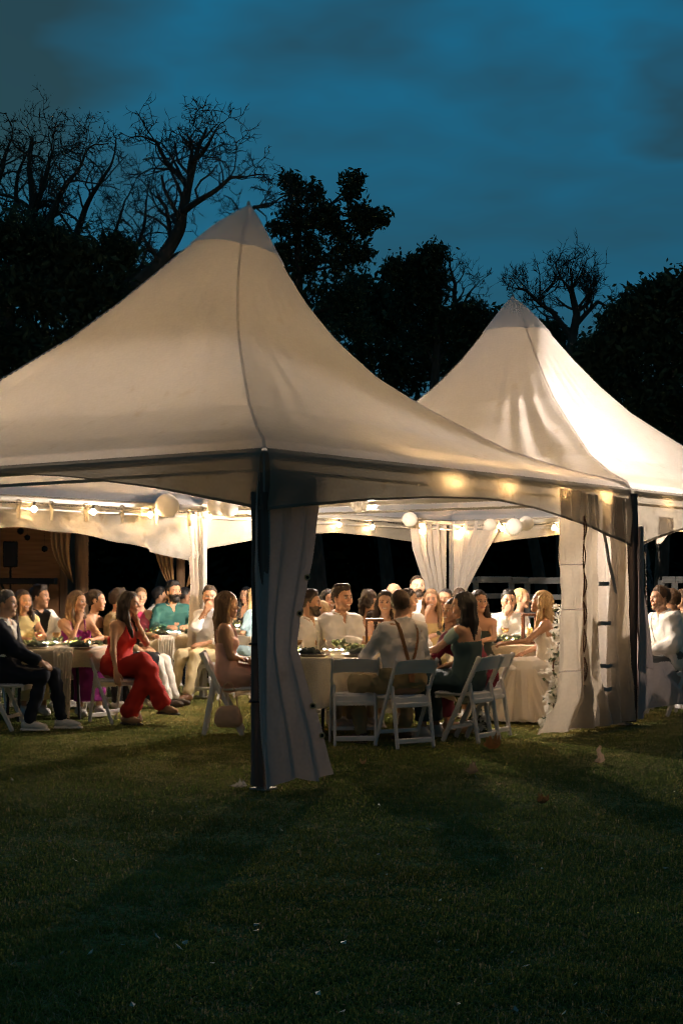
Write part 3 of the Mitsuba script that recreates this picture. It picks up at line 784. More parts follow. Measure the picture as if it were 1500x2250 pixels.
# ---------------------------------------------------------------- curtains
def curtain(name, label, top, dirv, widths, folds, amp, z0, z1, seed, mat='curtain_cloth', shear=None, n=220, grommets=(), bottom_wave=.0, nz=60, crumple=.03):
    """A gathered curtain hanging from top along dirv. widths: [(z, start, end)] in metres along dirv; amp: fold depth."""
    key = thing(name, label, 'curtain')
    W_ = np.array(sorted(widths))
    s, zt = np.meshgrid(np.linspace(0, 1, n), np.linspace(0, 1, nz), indexing='ij')
    z = z0 + (z1 - z0) * zt
    a, b = np.interp(z, W_[:, 0], W_[:, 1]), np.interp(z, W_[:, 0], W_[:, 2])
    out = np.cross(dirv, V3(0, 0, 1))
    ph = s * folds * 2 * np.pi + 2.2 * meshkit.noise(np.stack([s * 5, zt * 1.6, 0 * s + seed], -1), seed) + .7 * zt
    k = amp * np.clip((b - a) / (b - a).max(), .5, 1) * (.6 + .8 * meshkit.noise(np.stack([s * folds * 1.3, zt * 1.2, 0 * s], -1), seed + 1))
    o = k * np.sin(ph) + crumple * (meshkit.fbm(np.stack([s * (b - a) * 8, z * 2.4, 0 * s + seed], -1), 4, seed) - .5)
    P = top * V3(1, 1, 0) + dirv * (a + (b - a) * (s + .05 / folds * np.cos(ph) / np.pi))[..., None] + out * o[..., None]
    P[..., 2] = z + bottom_wave * np.sin(s * 9 + seed) * zt ** 3 + .02 * (meshkit.noise(np.stack([s * 6, 0 * s, 0 * s], -1), seed + 3) - .5) * zt ** 4
    if shear is not None: P = P + (np.interp(z, *zip(*sorted(shear))))[..., None] * out
    obj('cloth', grid(P), mat, key, True)
    for zg in grommets:
        j = int(np.argmin(np.abs(z[0] - zg)))
        c = P[-6, j]; nn = unit(np.cross(P[-1, j] - P[-12, j], V3(0, 0, 1)))
        if nn[1] > 0: nn = -nn
        R = axes(nn)
        ring = [c + nn * .014 + R @ V3(math.cos(x) * .017, math.sin(x) * .017, 0) for x in np.linspace(0, 2 * np.pi, 17)]
        obj('grommet', tube(ring, .006, 6), 'brass', key, True)
        obj('eyelet', lathe([(0, 0), (.013, 0), (.013, .003)], c + nn * .012, 12, R), 'black', key)
    return key, P


# nearest pole: dark wrap standing in for a shaded curtain fold, and gathered curtain
key = thing('pole_sleeve', 'dark tall wrap standing in for the shaded curtain fold at the nearest tent pole', 'pole cover')
sl = []
t_, s_ = np.meshgrid(np.linspace(0, 2 * np.pi, 40), np.linspace(0, 1, 50), indexing='ij')
rad = .054 + .010 * np.sin(t_ * 5 + s_ * 2) + .010 * (meshkit.noise(np.stack([np.cos(t_) * 2, np.sin(t_) * 2, s_ * 7], -1), 3) - .5)
rad[-1] = rad[0]
obj('wrap', grid(np.stack([TN[0] - .035 + np.cos(t_) * rad, TN[1] + .035 + np.sin(t_) * rad, .03 + s_ * 2.05], -1)), 'dark_wrap_cloth', key, True)
for z in (.62, 1.02): obj('strap', tube([TN + V3(math.cos(a) * .068 - .035, math.sin(a) * .068 + .035, z) for a in np.linspace(0, 2 * np.pi, 25)], .008, 6), 'rubber', key, True)
cd = UU
curtain('tent_curtain', 'grey gathered curtain with eyelets tied beside the nearest tent pole', TN - VV * .005, cd,
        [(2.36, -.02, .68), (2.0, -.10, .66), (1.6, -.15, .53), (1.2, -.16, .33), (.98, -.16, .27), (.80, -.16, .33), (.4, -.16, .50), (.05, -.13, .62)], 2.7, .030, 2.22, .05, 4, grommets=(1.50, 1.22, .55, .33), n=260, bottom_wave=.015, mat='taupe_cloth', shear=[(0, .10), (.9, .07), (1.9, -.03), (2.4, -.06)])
key = thing('pole_sleeve', 'dark brown sleeve wrapped round the pole between the two tents', 'pole cover')
rad = .060 + .010 * np.sin(t_ * 5 + s_ * 2) + .012 * (meshkit.noise(np.stack([np.cos(t_) * 2, np.sin(t_) * 2, s_ * 7], -1), 5) - .5)
rad[-1] = rad[0]
obj('wrap', grid(np.stack([TC[0] + .02 + np.cos(t_) * rad, TC[1] + np.sin(t_) * rad, .03 + s_ * 2.30], -1)), 'dark_wrap_cloth', key, True)
# pole between the two tents on the viewer's side
ldir = -UU
k1, P1 = curtain('tent_curtain', 'beige lace-edged curtain panel at the left of the wide gathered wall', TC - V3(.0, .05, 0), ldir,
        [(2.3, .98, 1.52), (1.6, .96, 1.50), (.9, .92, 1.50), (.4, .86, 1.48), (.06, .66, 1.66)], 1.3, .05, 2.30, .03, 6, shear=[(0, .16), (.35, .03), (2.4, -.04)], crumple=.07, mat='wall_cloth')
lace = P1[18]
for i in range(7):
    a = 6 + i * 7
    seg = lace[a:a + 7] + V3(0, -.03, 0)
    loop = np.vstack([seg, (seg + V3(.022, -.004, 0) * np.sin(np.linspace(0, np.pi, len(seg)))[:, None])[::-1]])
    obj('lacing_loop', tube(loop, .006, 6), 'cord', k1, True)
for zc in (1.62, 1.18, .62):
    j = int(np.argmin(np.abs(P1[0, :, 2] - zc)))
    obj('fold_line', tube(P1[::8, j] + V3(0, -.006, 0), .005, 5), 'seam_cloth', k1, True)
curtain('tent_curtain', 'shaded brown curtain panel between the laced edge and the plastic window', TC - V3(.0, .02, 0), ldir, [(2.3, .70, 1.02), (1.2, .66, 1.0), (.5, .60, 1.02), (.04, .36, 1.16)], 2.0, .075, 2.28, .04, 9, crumple=.06, mat='wall_cloth')
kw, Pw = curtain('window_curtain', 'clear plastic window strip with dark straps in the gathered wall', TC - V3(0, .0, 0), ldir, [(2.2, .40, .72), (1.2, .40, .70), (.4, .30, .70), (.30, .28, .70)], 1.3, .04, 2.26, .36, 12, mat='clear_vinyl')
curtain('tent_curtain', 'pale inner curtain folds seen through the plastic window', TC + V3(.02, .14, 0), ldir, [(2.2, .30, .80), (1.2, .32, .74), (.5, .30, .80), (.04, .22, .90)], 2.6, .08, 2.28, .05, 14, crumple=.07)
for zc in (1.42, 1.02, .62, .38):
    j = int(np.argmin(np.abs(Pw[0, :, 2] - zc)))
    a = Pw[4::9, j] + V3(0, -.006, 0)
    obj('strap', grid(np.stack([a + V3(0, 0, .020), a + V3(0, -.004, .01), a + V3(0, -.004, -.01), a - V3(0, 0, .020)], 1)), 'strap_cloth', kw, True)
a = Pw[150, 4:30]
obj('strap', grid(np.stack([a + V3(-.016, -.006, 0), a + V3(0, -.010, 0), a + V3(.016, -.006, 0)], 1) + (np.linspace(0, .16, len(a))[:, None, None] * V3(1, .8, 0))), 'strap_cloth', kw, True)
curtain('tent_curtain', 'spotted beige curtain panel just left of the middle tent pole', TC - V3(0, .04, 0), ldir, [(2.2, .05, .42), (1.2, .06, .42), (.6, .0, .46), (.04, -.08, .44)], 1.7, .07, 2.28, .05, 17, mat='wall_cloth', crumple=.06)
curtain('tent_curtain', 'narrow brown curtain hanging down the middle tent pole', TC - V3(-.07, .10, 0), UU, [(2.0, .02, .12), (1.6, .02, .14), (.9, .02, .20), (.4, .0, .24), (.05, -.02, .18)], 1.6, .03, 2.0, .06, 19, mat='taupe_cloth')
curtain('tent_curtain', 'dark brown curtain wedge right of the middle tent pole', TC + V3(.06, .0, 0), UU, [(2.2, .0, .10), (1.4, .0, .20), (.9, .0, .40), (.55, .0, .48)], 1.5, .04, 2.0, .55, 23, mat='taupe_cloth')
kw2, Pw2 = curtain('window_curtain', 'bluish clear plastic window hanging right of the middle tent pole', TC + V3(.12, .10, 0), UU, [(2.1, .02, .45), (1.7, .02, .56), (1.3, .10, .56), (1.05, .16, .50)], 1.4, .05, 2.04, 1.02, 27, mat='clear_vinyl')
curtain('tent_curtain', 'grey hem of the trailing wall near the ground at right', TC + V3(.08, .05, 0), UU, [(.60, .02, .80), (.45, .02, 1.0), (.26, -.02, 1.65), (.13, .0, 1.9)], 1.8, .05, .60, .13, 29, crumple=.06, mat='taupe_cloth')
curtain('tent_curtain', 'small folded curtain corner lit orange beside the plastic window at right', TC + V3(.12, .12, 0), UU, [(2.12, .42, .78), (1.98, .42, .80), (1.84, .42, .52)], .6, .02, 2.12, 1.84, 33, n=40, nz=16)
# rear poles
fd = unit(TF - TD)
ed = unit(TE - TD)
curtain('tent_curtain', 'cream tied curtain left of the rear tent pole', TD + V3(0, -.06, 0), fd, [(2.3, .12, 1.10), (1.9, .12, 1.02), (1.5, .12, .78), (1.25, .12, .66), (.8, .12, .72), (.1, .12, .80)], 5, .045, 2.34, .06, 37)
curtain('tent_curtain', 'cream curtain with cord loops right of the rear tent pole, gathered to a point', TD + V3(0, -.06, 0), ed, [(2.34, .06, .92), (2.0, .06, .72), (1.6, .06, .46), (1.3, .05, .28), (1.1, .04, .22), (.1, .03, .30)], 4.2, .045, 2.36, .06, 41)
curtain('tent_curtain', 'brown gathered curtain behind the left rear tent pole', TF + V3(0, .02, 0), unit(TA - TF), [(2.3, .02, .26), (1.4, .02, .20), (.1, .02, .30)], 4, .05, 2.30, .08, 43)
# ---------------------------------------------------------------- people
def make_head(male, smile, h=.0056):
    """Head in its own frame: x to the person's right, y forward, z up, origin in the middle. Returns vertices, faces and masks."""
    f, w = Field(), 1.0 if male else .94
    f.ell((0, -.016, .030), (.076 * w, .097, .087), .02)
    f.ell((0, .030, .012), (.066 * w, .060, .078), .03)
    f.cone((0, .030, -.035), (0, .066, -.095), .049 * w, .023 if male else .019, .03)
    for s in (-1, 1):
        f.cone((s * .050 * w, .004, -.050), (s * .016, .062, -.094), .018 if male else .015, .014, .03)
        f.ball((s * .041 * w, .057, -.022), .025, .03)
        f.cone((s * .014, .082, .024), (s * .042 * w, .070, .024), .011 if male else .008, .008, .014)
        f.cut((s * .031 * w, .101, .006), (.017, .016, .011), .012)
        f.ell((s * .078 * w, -.008, -.004), (.010, .019, .032), .008)
        f.ball((s * .0105, .096, -.025), .0078, .008)
    f.cone((0, .082, .018), (0, .103, -.021), .0075, .0105 if male else .0095, .010)
    mz = -.054 if not smile else -.050
    if smile:
        L = [V3(x, .087 - 14 * x * x, -.060 + 9 * x * x) for x in np.linspace(-.028, .028, 7)]
        up, dn = .0080, -.0080
        for s in (-1, 1): f.ball((s * .041, .058, -.040), .019, .02)
    else:
        L = [V3(x, .088 - 16 * x * x, -.058 + 2 * x * x) for x in np.linspace(-.023, .023, 7)]
        up, dn = .0045, -.0055
    for p, q in zip(L[:-1], L[1:]):
        f.cone(p + (0, 0, up), q + (0, 0, up), .0052, None, .006)
        f.cone(p + (0, -.001, dn), q + (0, -.001, dn), .0062, None, .006)
    if smile: f.cone(L[1] + (0, .002, .001), L[-2] + (0, .002, .001), .006, None, .004)
    f.cone((0, -.010, -.040), (0, -.020, -.125), .056 * w if male else .047, .055 if male else .045, .03)
    v, fc = f.mesh(h)
    x, y, z = v.T
    curve = (-.060 + 9 * x * x) if smile else (-.058 + 2 * x * x)
    wide = .031 if smile else .025
    front = (y > .055) & (np.abs(x) < wide)
    dz = z - curve
    lips = front & (np.abs(dz) < (.0115 if smile else .0085))
    teeth = front & (np.abs(dz) < .0056) & (np.abs(x) < .024) if smile else np.zeros(len(v), bool)
    brow = (np.abs(z - (.0255 - .06 * np.maximum(np.abs(np.abs(x) - .034) - .008, 0))) < (.0048 if male else .0034)) & (np.abs(x) > .012) & (np.abs(x) < .054) & (y > .04)
    beard = ((z < -.030 - .35 * np.clip(.045 - y, -.02, .02)) & (y > .004) & (z > -.118)) & ~(lips & ~teeth) & ~teeth & ~((np.abs(x) < .020) & (z > -.040))
    scalp = z > np.interp(y, [-.12, -.04, .0, .03, .055, .1], [-.07, -.05, -.012, .035, .068, .075])
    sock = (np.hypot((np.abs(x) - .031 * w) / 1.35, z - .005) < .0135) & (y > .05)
    # eyeballs
    ev, ef, ec = [], [], []
    for s in (-1, 1):
        bv, bf = ball((s * .031 * w, .0795, .0055), (.0135, .0105, .0068 if smile else .0078), 2)
        bx, bz = bv[:, 0] - s * .031 * w, bv[:, 2] - .0055
        c = np.where((np.hypot(bx, bz) < .0066)[:, None], (.015, .01, .008), (.62, .58, .54))
        c = np.where((bz > .0046)[:, None], (.03, .02, .015), c)
        ev.append(bv); ef.append(bf); ec.append(c)
    return dict(v=v, f=fc, lips=lips, teeth=teeth, brow=brow, beard=beard, scalp=scalp, sock=sock, ev=ev, ef=ef, ec=ec)


def make_hand(kind, h=.0066):
    """A right hand: wrist at the origin, fingers along +y, thumb towards +x... back of the hand up (+z)."""
    f = Field()
    f.cone((0, -.03, 0), (0, .015, 0), .026, .027, .02)
    for i, (x, l) in enumerate(((.028, .072), (.009, .080), (-.010, .074), (-.028, .060))):
        f.cone((x * .55, .01, 0), (x, .082 - abs(x) * .25, .003), .016, .012, .014)
        p = V3(x, .085 - abs(x - .009) * .3, .004)
        bend = {'relaxed': (.25, .45, .4), 'fist': (1.25, 1.5, .9), 'flat': (.06, .12, .12), 'hold': (.7, .75, .5)}[kind]
        a, rad = 0.0, (.0098, .0092, .0085, .0076)
        for k, part in enumerate((.46, .30, .24)):
            a += bend[k] * (1 + .12 * (i - 1))
            q = p + l * part * V3((x - .0) * (.15 if kind == 'flat' else .04), math.cos(a), -math.sin(a))
            f.cone(p, q, rad[k], rad[k + 1], .005)
            p = q
    t = {'relaxed': [(.02, .01, -.006), (.045, .035, -.016), (.052, .065, -.022), (.050, .088, -.026)], 'flat': [(.02, .01, -.004), (.050, .030, -.006), (.066, .055, -.008), (.074, .075, -.008)],
         'fist': [(.02, .01, -.008), (.042, .040, -.024), (.030, .064, -.038), (.010, .070, -.042)], 'hold': [(.02, .01, -.008), (.043, .032, -.024), (.044, .058, -.044), (.034, .075, -.056)]}[kind]
    for k in range(3): f.cone(t[k], t[k + 1], (.015, .0115, .0105)[k], (.0115, .0105, .009)[k], .006)
    return f.mesh(h)


HEADS = {(m, s): make_head(m, s) for m in (0, 1) for s in (0, 1)}
FAR_HEADS = {(m, s): make_head(m, s, .0068) for m in (0, 1) for s in (0, 1)}
HANDS = {k: make_hand(k) for k in ('relaxed', 'fist', 'flat', 'hold')}


def euler(yaw, pitch, roll):
    """Columns right, forward, up of a head that turns left by yaw, nods up by pitch and tilts to the person's right by roll (degrees)."""
    y, p, r = (math.radians(a) for a in (yaw, pitch, roll))
    Z = np.array([[math.cos(y), -math.sin(y), 0], [math.sin(y), math.cos(y), 0], [0, 0, 1]])
    X = np.array([[1, 0, 0], [0, math.cos(p), -math.sin(p)], [0, math.sin(p), math.cos(p)]])
    Y = np.array([[math.cos(r), 0, math.sin(r)], [0, 1, 0], [-math.sin(r), 0, math.cos(r)]])
    return Z @ X @ Y


def two_bone(S, G, l1, l2, hint):
    d = G - S
    n = np.linalg.norm(d)
    if n > (l1 + l2) * .995: G = S + d * (l1 + l2) * .995 / n; d = G - S; n = np.linalg.norm(d)
    a = (l1 * l1 - l2 * l2 + n * n) / (2 * n)
    hgt = math.sqrt(max(l1 * l1 - a * a, 0))
    e = unit(d)
    p = np.asarray(hint, float) - S
    p = unit(p - e * (p @ e))
    return S + e * a + p * hgt, G


def wrinkle(amp, freq, seed=0):
    def extra(F, x, y, z):
        P = np.stack(np.broadcast_arrays(x * freq, y * freq, z * freq), -1)
        near = np.abs(F) < .03
        n = np.zeros(F.shape, np.float32)
        q = P[near]
        n[near] = meshkit.fbm(q + seed * 3.1, 3, seed=seed % 7) - .5
        return F + np.float32(amp) * n
    return extra


SKIN = {'fair': (.52, .305, .20), 'tan': (.43, .235, .14), 'brown': (.30, .155, .088), 'deep': (.18, .09, .05)}
HAIRC = {'black': (.012, .010, .009), 'dark': (.028, .018, .012), 'brown': (.07, .04, .022), 'light': (.19, .11, .055), 'blonde': (.40, .26, .12), 'grey': (.10, .095, .09), 'ginger': (.22, .09, .035)}


def hair_mesh(style, h, HR, HC, female):
    """Hair in the head's frame. HR, HC: head rotation and centre, so that long hair hangs along gravity."""
    f, down = Field(), HR.T @ V3(0, 0, -1)
    w = .94 if female else 1.0
    line = ([-.13, -.05, .0, .03, .055, .1], [-.075, -.055, -.022, .020, .062, .082])
    if style in ('short', 'quiff', 'crop'):
        t = {'short': .010, 'quiff': .012, 'crop': .005}[style]
        f.ell((0, -.018, .032), (.076 + t, .097 + t, .087 + t * 1.5), .02)
        if style == 'quiff':
            f.cone((-.03, .045, .112), (.04, .030, .118), .024, .022, .03); f.cone((-.045, -.02, .110), (.045, -.03, .110), .024, .024, .03)
        if style == 'short': f.cone((-.03, .03, .108), (.035, .0, .112), .020, .020, .03)
        amp, fr = (.010, 60) if style != 'crop' else (.003, 90)

        def extra(F, x, y, z):
            zl = np.interp(y, [-.13, -.05, -.02, .0, .02, .035, .06, .1], [-.055, -.040, -.018, -.020, .012, .045, .070, .082])
            F = np.maximum(F, np.where(np.abs(x) + 0 * y < 9, zl, 0) - z)
            near = np.abs(F) < .02
            P = np.stack(np.broadcast_arrays(x * fr, y * fr * .5, z * fr), -1)
            F = F.copy(); F[near] += (meshkit.noise(P[near], 5) - .5).astype(np.float32) * amp
            return F
        return f.mesh(h, extra)
    f.ell((0, -.018, .032), (.076 * w + .011, .097 + .011, .087 + .014), .02)
    curtain = {'long': .40, 'verylong': .52, 'bob': .22, 'wavy': .40, 'side': .40}.get(style, 0)
    cap = (0, -.10, .0)
    if curtain:
        g = down
        back = unit(V3(0, -1, 0) - g * (V3(0, -1, 0) @ g))
        for x in (-.052, 0, .052):
            a = V3(x * 1.05, -.085 + abs(x) * .5, .02)
            b = a + g * .16 + back * .015
            f.cone(a, b, .040, .038, .03); f.cone(b, b + g * (curtain - .18) + V3(x * .25, 0, 0) - back * .005, .038, .026, .03)
        for s in (-1, 1):
            a = V3(s * .070 * w, .018, .045)
            b = V3(s * .085, -.002, -.03)
            c = b + g * .12 + V3(s * .012, .008 if style != 'bob' else -.01, 0)
            f.cone(a, b, .020, .024, .02); f.cone(b, c, .024, .030, .03)
            if style in ('wavy', 'side') or (style == 'long' and s > 0):
                d = c + g * (curtain - .22) + V3(s * .01, .055, 0)
                f.cone(c, d, .032, .020, .03)
            else:
                f.cone(c, c + g * (curtain - .24) + V3(-s * .01, -.05, 0), .032, .022, .03)
    if style in ('bun', 'updo'):
        f.ell((0, -.118, .045 if style == 'bun' else .01), (.042, .036, .042), .015)
    if style == 'topbun': f.ell((0, -.085, .125), (.038, .038, .034), .015)
    if style == 'ponytail':
        a = V3(0, -.120, .05)
        f.cone(a, a + V3(0, -.035, -.02), .028, .034, .02); f.cone(a + V3(0, -.035, -.02), a + V3(0, -.02, 0) + down * .30, .036, .016, .03)
    curl = style in ('wavy', 'curly')
    if style == 'curly':
        for k in range(26):
            a = rng.uniform(0, 2 * np.pi); zz = rng.uniform(-.22, .09)
            f.ball((math.cos(a) * .085, -.045 - abs(math.sin(a)) * .06, zz), .032, .02)

    def extra(F, x, y, z):
        zl = np.interp(y, *line)
        part = z < zl + np.minimum(np.abs(x) * .10, .02) * (y > .02)
        face = np.maximum((zl - z), -(np.abs(x) - .066 * w - .35 * np.maximum(.02 - y, 0)) - .0)
        F = np.where((y > -.02) & (z > -.16), np.maximum(F, np.minimum(zl - z, .064 * w + .25 * np.maximum(.03 - y, 0) - np.abs(x))), F)
        ear = np.sqrt((np.abs(x) - .08) ** 2 + (y + .005) ** 2 + (z + .0) ** 2) - (.0 if curtain else .028)
        F = np.maximum(F, -ear)
        near = np.abs(F) < .02
        ang = np.arctan2(x, -(y - .02)) + 0 * z
        P = np.stack(np.broadcast_arrays(ang * 9 + (0 if not curl else np.sin(z * 45) * 1.3), z * (2.5 if not curl else 16), 0 * ang), -1)
        F = F.copy(); F[near] += ((meshkit.noise(P[near], 4) - .5) * .012 + (meshkit.noise(P[near] * 2.7, 6) - .5) * .006).astype(np.float32)
        return F
    return f.mesh(h, extra, pad=.05)


def person(label, head_px, dist, yaw, sex='f', look=None, lean=(.04, 0), twist=0.0, pitch=0, roll=0, smile=1, skin='tan', hair=('long', 'dark'), beard=0, arms=('lap', 'lap'), legs='sit', top=None, bottom=None,
           shoes=(.5, .48, .45), dress=None, scale=1.0, fine=1.0, seat=.45, group=None, hands=None, extras=()):
    """A seated guest. yaw: 0 faces away from the camera, 90 to its right, 180 to it. look: the head's own heading. head_px: where the photograph shows the head, dist: how far off."""
    key = thing('person', label, 'person', group)
    male = sex == 'm'
    fine *= min(1.0, 15.0 / dist)
    look = yaw if look is None else look
    fw, sd = lean
    up = unit(V3(sd, fw, 1.0))
    pel = V3(0, 0, seat + .10)
    S = lambda s: pel + up * s
    tw = math.radians(twist)
    RT = V3(math.cos(tw), -math.sin(tw), 0) - up * 0
    RT = unit(RT - up * (RT @ up))
    FT = np.cross(up, RT)
    P = lambda s, x=0., y=0.: S(s) + RT * x + FT * y
    HR = euler(-(look - yaw), pitch, roll)
    HC = P(.655, 0, .015) + HR @ V3(0, .018, .02)
    body, thick = Field(), (1.0 if male else .86)
    kb = .05
    if male:
        rows = [(0, .085, .112), (.11, .078, .106), (.21, .080, .100), (.32, .095, .108), (.42, .110, .092)]
        shx, shr, nr = .175, .062, .056
    else:
        rows = [(0, .095, .112), (.10, .075, .100), (.19, .058, .086), (.30, .072, .092), (.40, .088, .078)]
        shx, shr, nr = .150, .050, .046
    tors = []
    for s, hx, r in rows: tors.append((P(s, -hx), P(s, hx), r, r, kb))
    for s in (-1, 1):
        tors.append((P(.485), P(.455, s * shx * .9), nr, shr * .8, .05))
        if not male: tors.append((P(.30, s * .068, .062), P(.305, s * .070, .070), .056, .050, .03))
    neck = (P(.45), HC + HR @ V3(0, -.018, -.07), nr * 1.05, nr * .93, .03)
    shoulders = {s: P(.445, s * shx) for s in (-1, 1)}
    l1, l2 = (.29, .255) if male else (.265, .235)
    limbs, wrists = {}, {}
    for s, a in zip((-1, 1), arms):
        hint = V3(s * .5, -.25, .55)
        hk, dorsal = 'relaxed', None
        if a == 'lap': G, hint = V3(s * .09, .27, seat + .22), V3(s * .6, -.3, .7)
        elif a == 'table': G, hint = V3(s * .12, .43, .80), V3(s * .7, -.1, .55)
        elif a == 'tablein': G, hint = V3(s * .02, .40, .81), V3(s * .8, .1, .6)
        elif a == 'chin': G, hk, hint = HC + HR @ V3(s * .035, .075, -.190), 'fist', V3(s * .30, .45, .4)
        elif a == 'mouth': G, hk, hint = HC + HR @ V3(s * .045, .125, -.150), 'hold', V3(s * .45, .35, .2)
        elif a == 'cheek': G, hk, hint = HC + HR @ V3(s * .075, .055, -.150), 'relaxed', V3(s * .35, .40, .3)
        elif a == 'down': G, hint = V3(s * .27, -.02, .52), V3(s * .8, -.5, .8)
        elif a == 'back': G, hint = V3(s * .24, -.10, .55), V3(s * .8, -.5, .9)
        elif a == 'knee': G, hint = V3(s * .15, .40, seat + .22), V3(s * .7, -.1, .7)
        elif a == 'hang': G, hint = V3(s * .24, .25, .40), V3(s * .8, -.3, .6)
        elif a == 'tum': G, hint = V3(-s * .02, .17, .70), V3(s * .7, -.2, .6)
        else: G, hint = np.asarray(a[0], float), np.asarray(a[1], float)
        if isinstance(a, tuple) and len(a) > 2: hk = a[2]
        E_, G = two_bone(shoulders[s], G, l1, l2, hint)
        limbs[s] = (shoulders[s], E_, G)
        wrists[s] = (G, unit(G - E_), hk, a)
    hipz = seat + .085
    hips = {s: V3(s * .088, .02, hipz) for s in (-1, 1)}
    K = {s: V3(s * .11, .44, hipz + .005) for s in (-1, 1)}
    A = {s: V3(s * .11, .42, .085) for s in (-1, 1)}
    toe = {s: V3(0, 1, 0) for s in (-1, 1)}
    if legs == 'back': A = {s: V3(s * .12, .30, .085) for s in (-1, 1)}
    if legs == 'forward': A = {s: V3(s * .11, .58, .085) for s in (-1, 1)}
    if legs == 'wide': K = {s: V3(s * .26, .38, hipz) for s in (-1, 1)}; A = {s: V3(s * .22, .34, .085) for s in (-1, 1)}
    if legs == 'cross':
        K = {-1: V3(-.04, .44, hipz), 1: V3(-.02, .43, hipz + .12)}; A = {-1: V3(-.06, .36, .085), 1: V3(-.16, .60, .26)}
        toe[1] = V3(-.25, .85, -.35)
    if legs == 'crossR':
        K = {1: V3(.04, .44, hipz), -1: V3(.02, .43, hipz + .12)}; A = {1: V3(.06, .36, .085), -1: V3(.20, .60, .22)}
        toe[-1] = V3(.25, .85, -.25)
    if isinstance(legs, dict): K, A = ({s: np.asarray(legs[n][i], float) for i, s in enumerate((-1, 1))} for n in ('K', 'A'))
    legp, footp = [], []
    for s in (-1, 1):
        legp.append((hips[s], K[s], .086 * (1 if male else .95), .056, .04)); legp.append((K[s], A[s], .054, .034, .03))
        t_ = unit(toe[s])
        footp.append((A[s] + V3(0, 0, -.035) - t_ * .03, A[s] + t_ * .10 + V3(0, 0, -.045), .036, .030, .03)); footp.append((A[s] + t_ * .08 + V3(0, 0, -.047), A[s] + t_ * .165 + V3(0, 0, -.052), .032, .024, .02))
    for t in tors: body.cone(*t)
    body.cone(*neck)
    for s in (-1, 1):
        a, b, c = limbs[s]
        body.cone(a, b, .048 * thick + .002, .038 * thick, .03); body.cone(b, c, .038 * thick, .025 * thick + .001, .02)
        body.cone(P(.44, s * shx * .7), a, shr, shr * .9, .04)
    for t in legp + footp: body.cone(*t)
    h = .021 / fine
    V, Fc = [], []
    bv, bf = body.mesh(h)
    V.append(bv); Fc.append(bf)
    sk = np.array(SKIN[skin])
    C = [np.tile(sk, (len(bv), 1)) * (0.92 + .16 * meshkit.fbm(bv * 16, 2)[:, None])]
    hd = (HEADS if dist < 15.8 else FAR_HEADS)[(int(male), int(smile))]
    hs = 1.04 if male else 1.0
    place = lambda v: (v * hs) @ HR.T + HC
    hc = np.tile(sk, (len(hd['v']), 1))
    xx, yy, zz = hd['v'].T
    blush = np.exp(-(((np.abs(xx) - .043) / .018) ** 2 + ((zz + .022) / .02) ** 2)) * (yy > .03)
    hc = hc * (1 - blush[:, None] * np.array([.0, .18, .2]))
    hcol = np.array(HAIRC[hair[1]])
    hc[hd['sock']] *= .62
    hc[hd['lips']] = sk * (.86, .60, .56) if male else sk * .45 + np.array([.16, .035, .03])
    hc[hd['teeth']] = (.52, .48, .42)
    hc[hd['brow']] = lerp(hc[hd['brow']], hcol * .8, .9 if male else .78)
    if male and not beard: hc[hd['beard']] = lerp(hc[hd['beard']], hcol + .02, .22)
    if beard: hc[hd['beard']] = lerp(hc[hd['beard']], hcol + .006, min(1, beard))
    if hair[0] in ('bald', 'crop'): hc[hd['scalp']] = lerp(hc[hd['scalp']], hcol, .35)
    V.append(place(hd['v'])); Fc.append(hd['f']); C.append(hc)
    for a, b, c in zip(hd['ev'], hd['ef'], hd['ec']): V.append(place(a)); Fc.append(b); C.append(c)
    for s in (-1, 1):
        G, d, hk, a = wrists[s]
        hk = (hands or {}).get(s, hk)
        v, f_ = HANDS[hk]
        # back of the hand faces outward/up; for hands at the face it faces away from the face
        out = V3(s * .55, .1, .85) if not (isinstance(a, str) and a in ('chin', 'mouth', 'cheek')) else HR @ V3(s * .55, 1.0, -.15)
        if isinstance(a, str) and a in ('chin', 'mouth', 'cheek'):
            y_ = unit(lerp(d, unit(HC + HR @ V3(0, .09, -.03) - G), .45))
        else: y_ = d
        z_ = unit(out - y_ * (out @ y_))
        x_ = np.cross(y_, z_)
        vv = v * np.array([-1 if s > 0 else 1, 1, 1]) * (1.0 if male else .9)
        f2 = f_ if s < 0 else f_[:, ::-1]
        V.append(vv @ np.stack([x_, y_, z_], 0) + G); Fc.append(f2); C.append(np.tile(sk * .96, (len(v), 1)))
    off = np.cumsum([0] + [len(v) for v in V])
    mv, mf, mc = np.vstack(V), np.vstack([f + o for f, o in zip(Fc, off)]), np.vstack(C)
    ys = math.radians(yaw)
    WR = np.array([[math.cos(ys), math.sin(ys), 0], [-math.sin(ys), math.cos(ys), 0], [0, 0, 1]]) * scale
    tgt = at(head_px[0], head_px[1], dist)
    hw = WR @ HC
    root = V3(tgt[0] - hw[0], tgt[1] - hw[1], 0)
    W = lambda v: np.asarray(v) @ WR.T + root
    obj('body', (W(mv), mf), 'skin', key, True, mc)
    info = dict(key=key, root=root, yaw=yaw, W=W, P=P, HC=HC, HR=HR, hand={s: wrists[s][0] for s in (-1, 1)})

    def put(name, m, color, mat='cloth', var=.10, lab=None, streak=0):
        v, f_ = m
        if len(v) == 0: return
        n = meshkit.fbm(v * 22, 3, seed=3)[:, None]
        if streak: n = lerp(n, meshkit.noise(v * np.array([150, 150, 14]), 9)[:, None], .8)
        c = np.asarray(color, float)[None] * (1 + var * 2 * (n - .5))
        obj(name, (W(v), f_), mat, key, True, np.clip(c, 0, 1), label=lab)

    gr = .011
    gh = .0165 / fine
    seed = int(abs(head_px[0] * 7 + head_px[1])) % 97

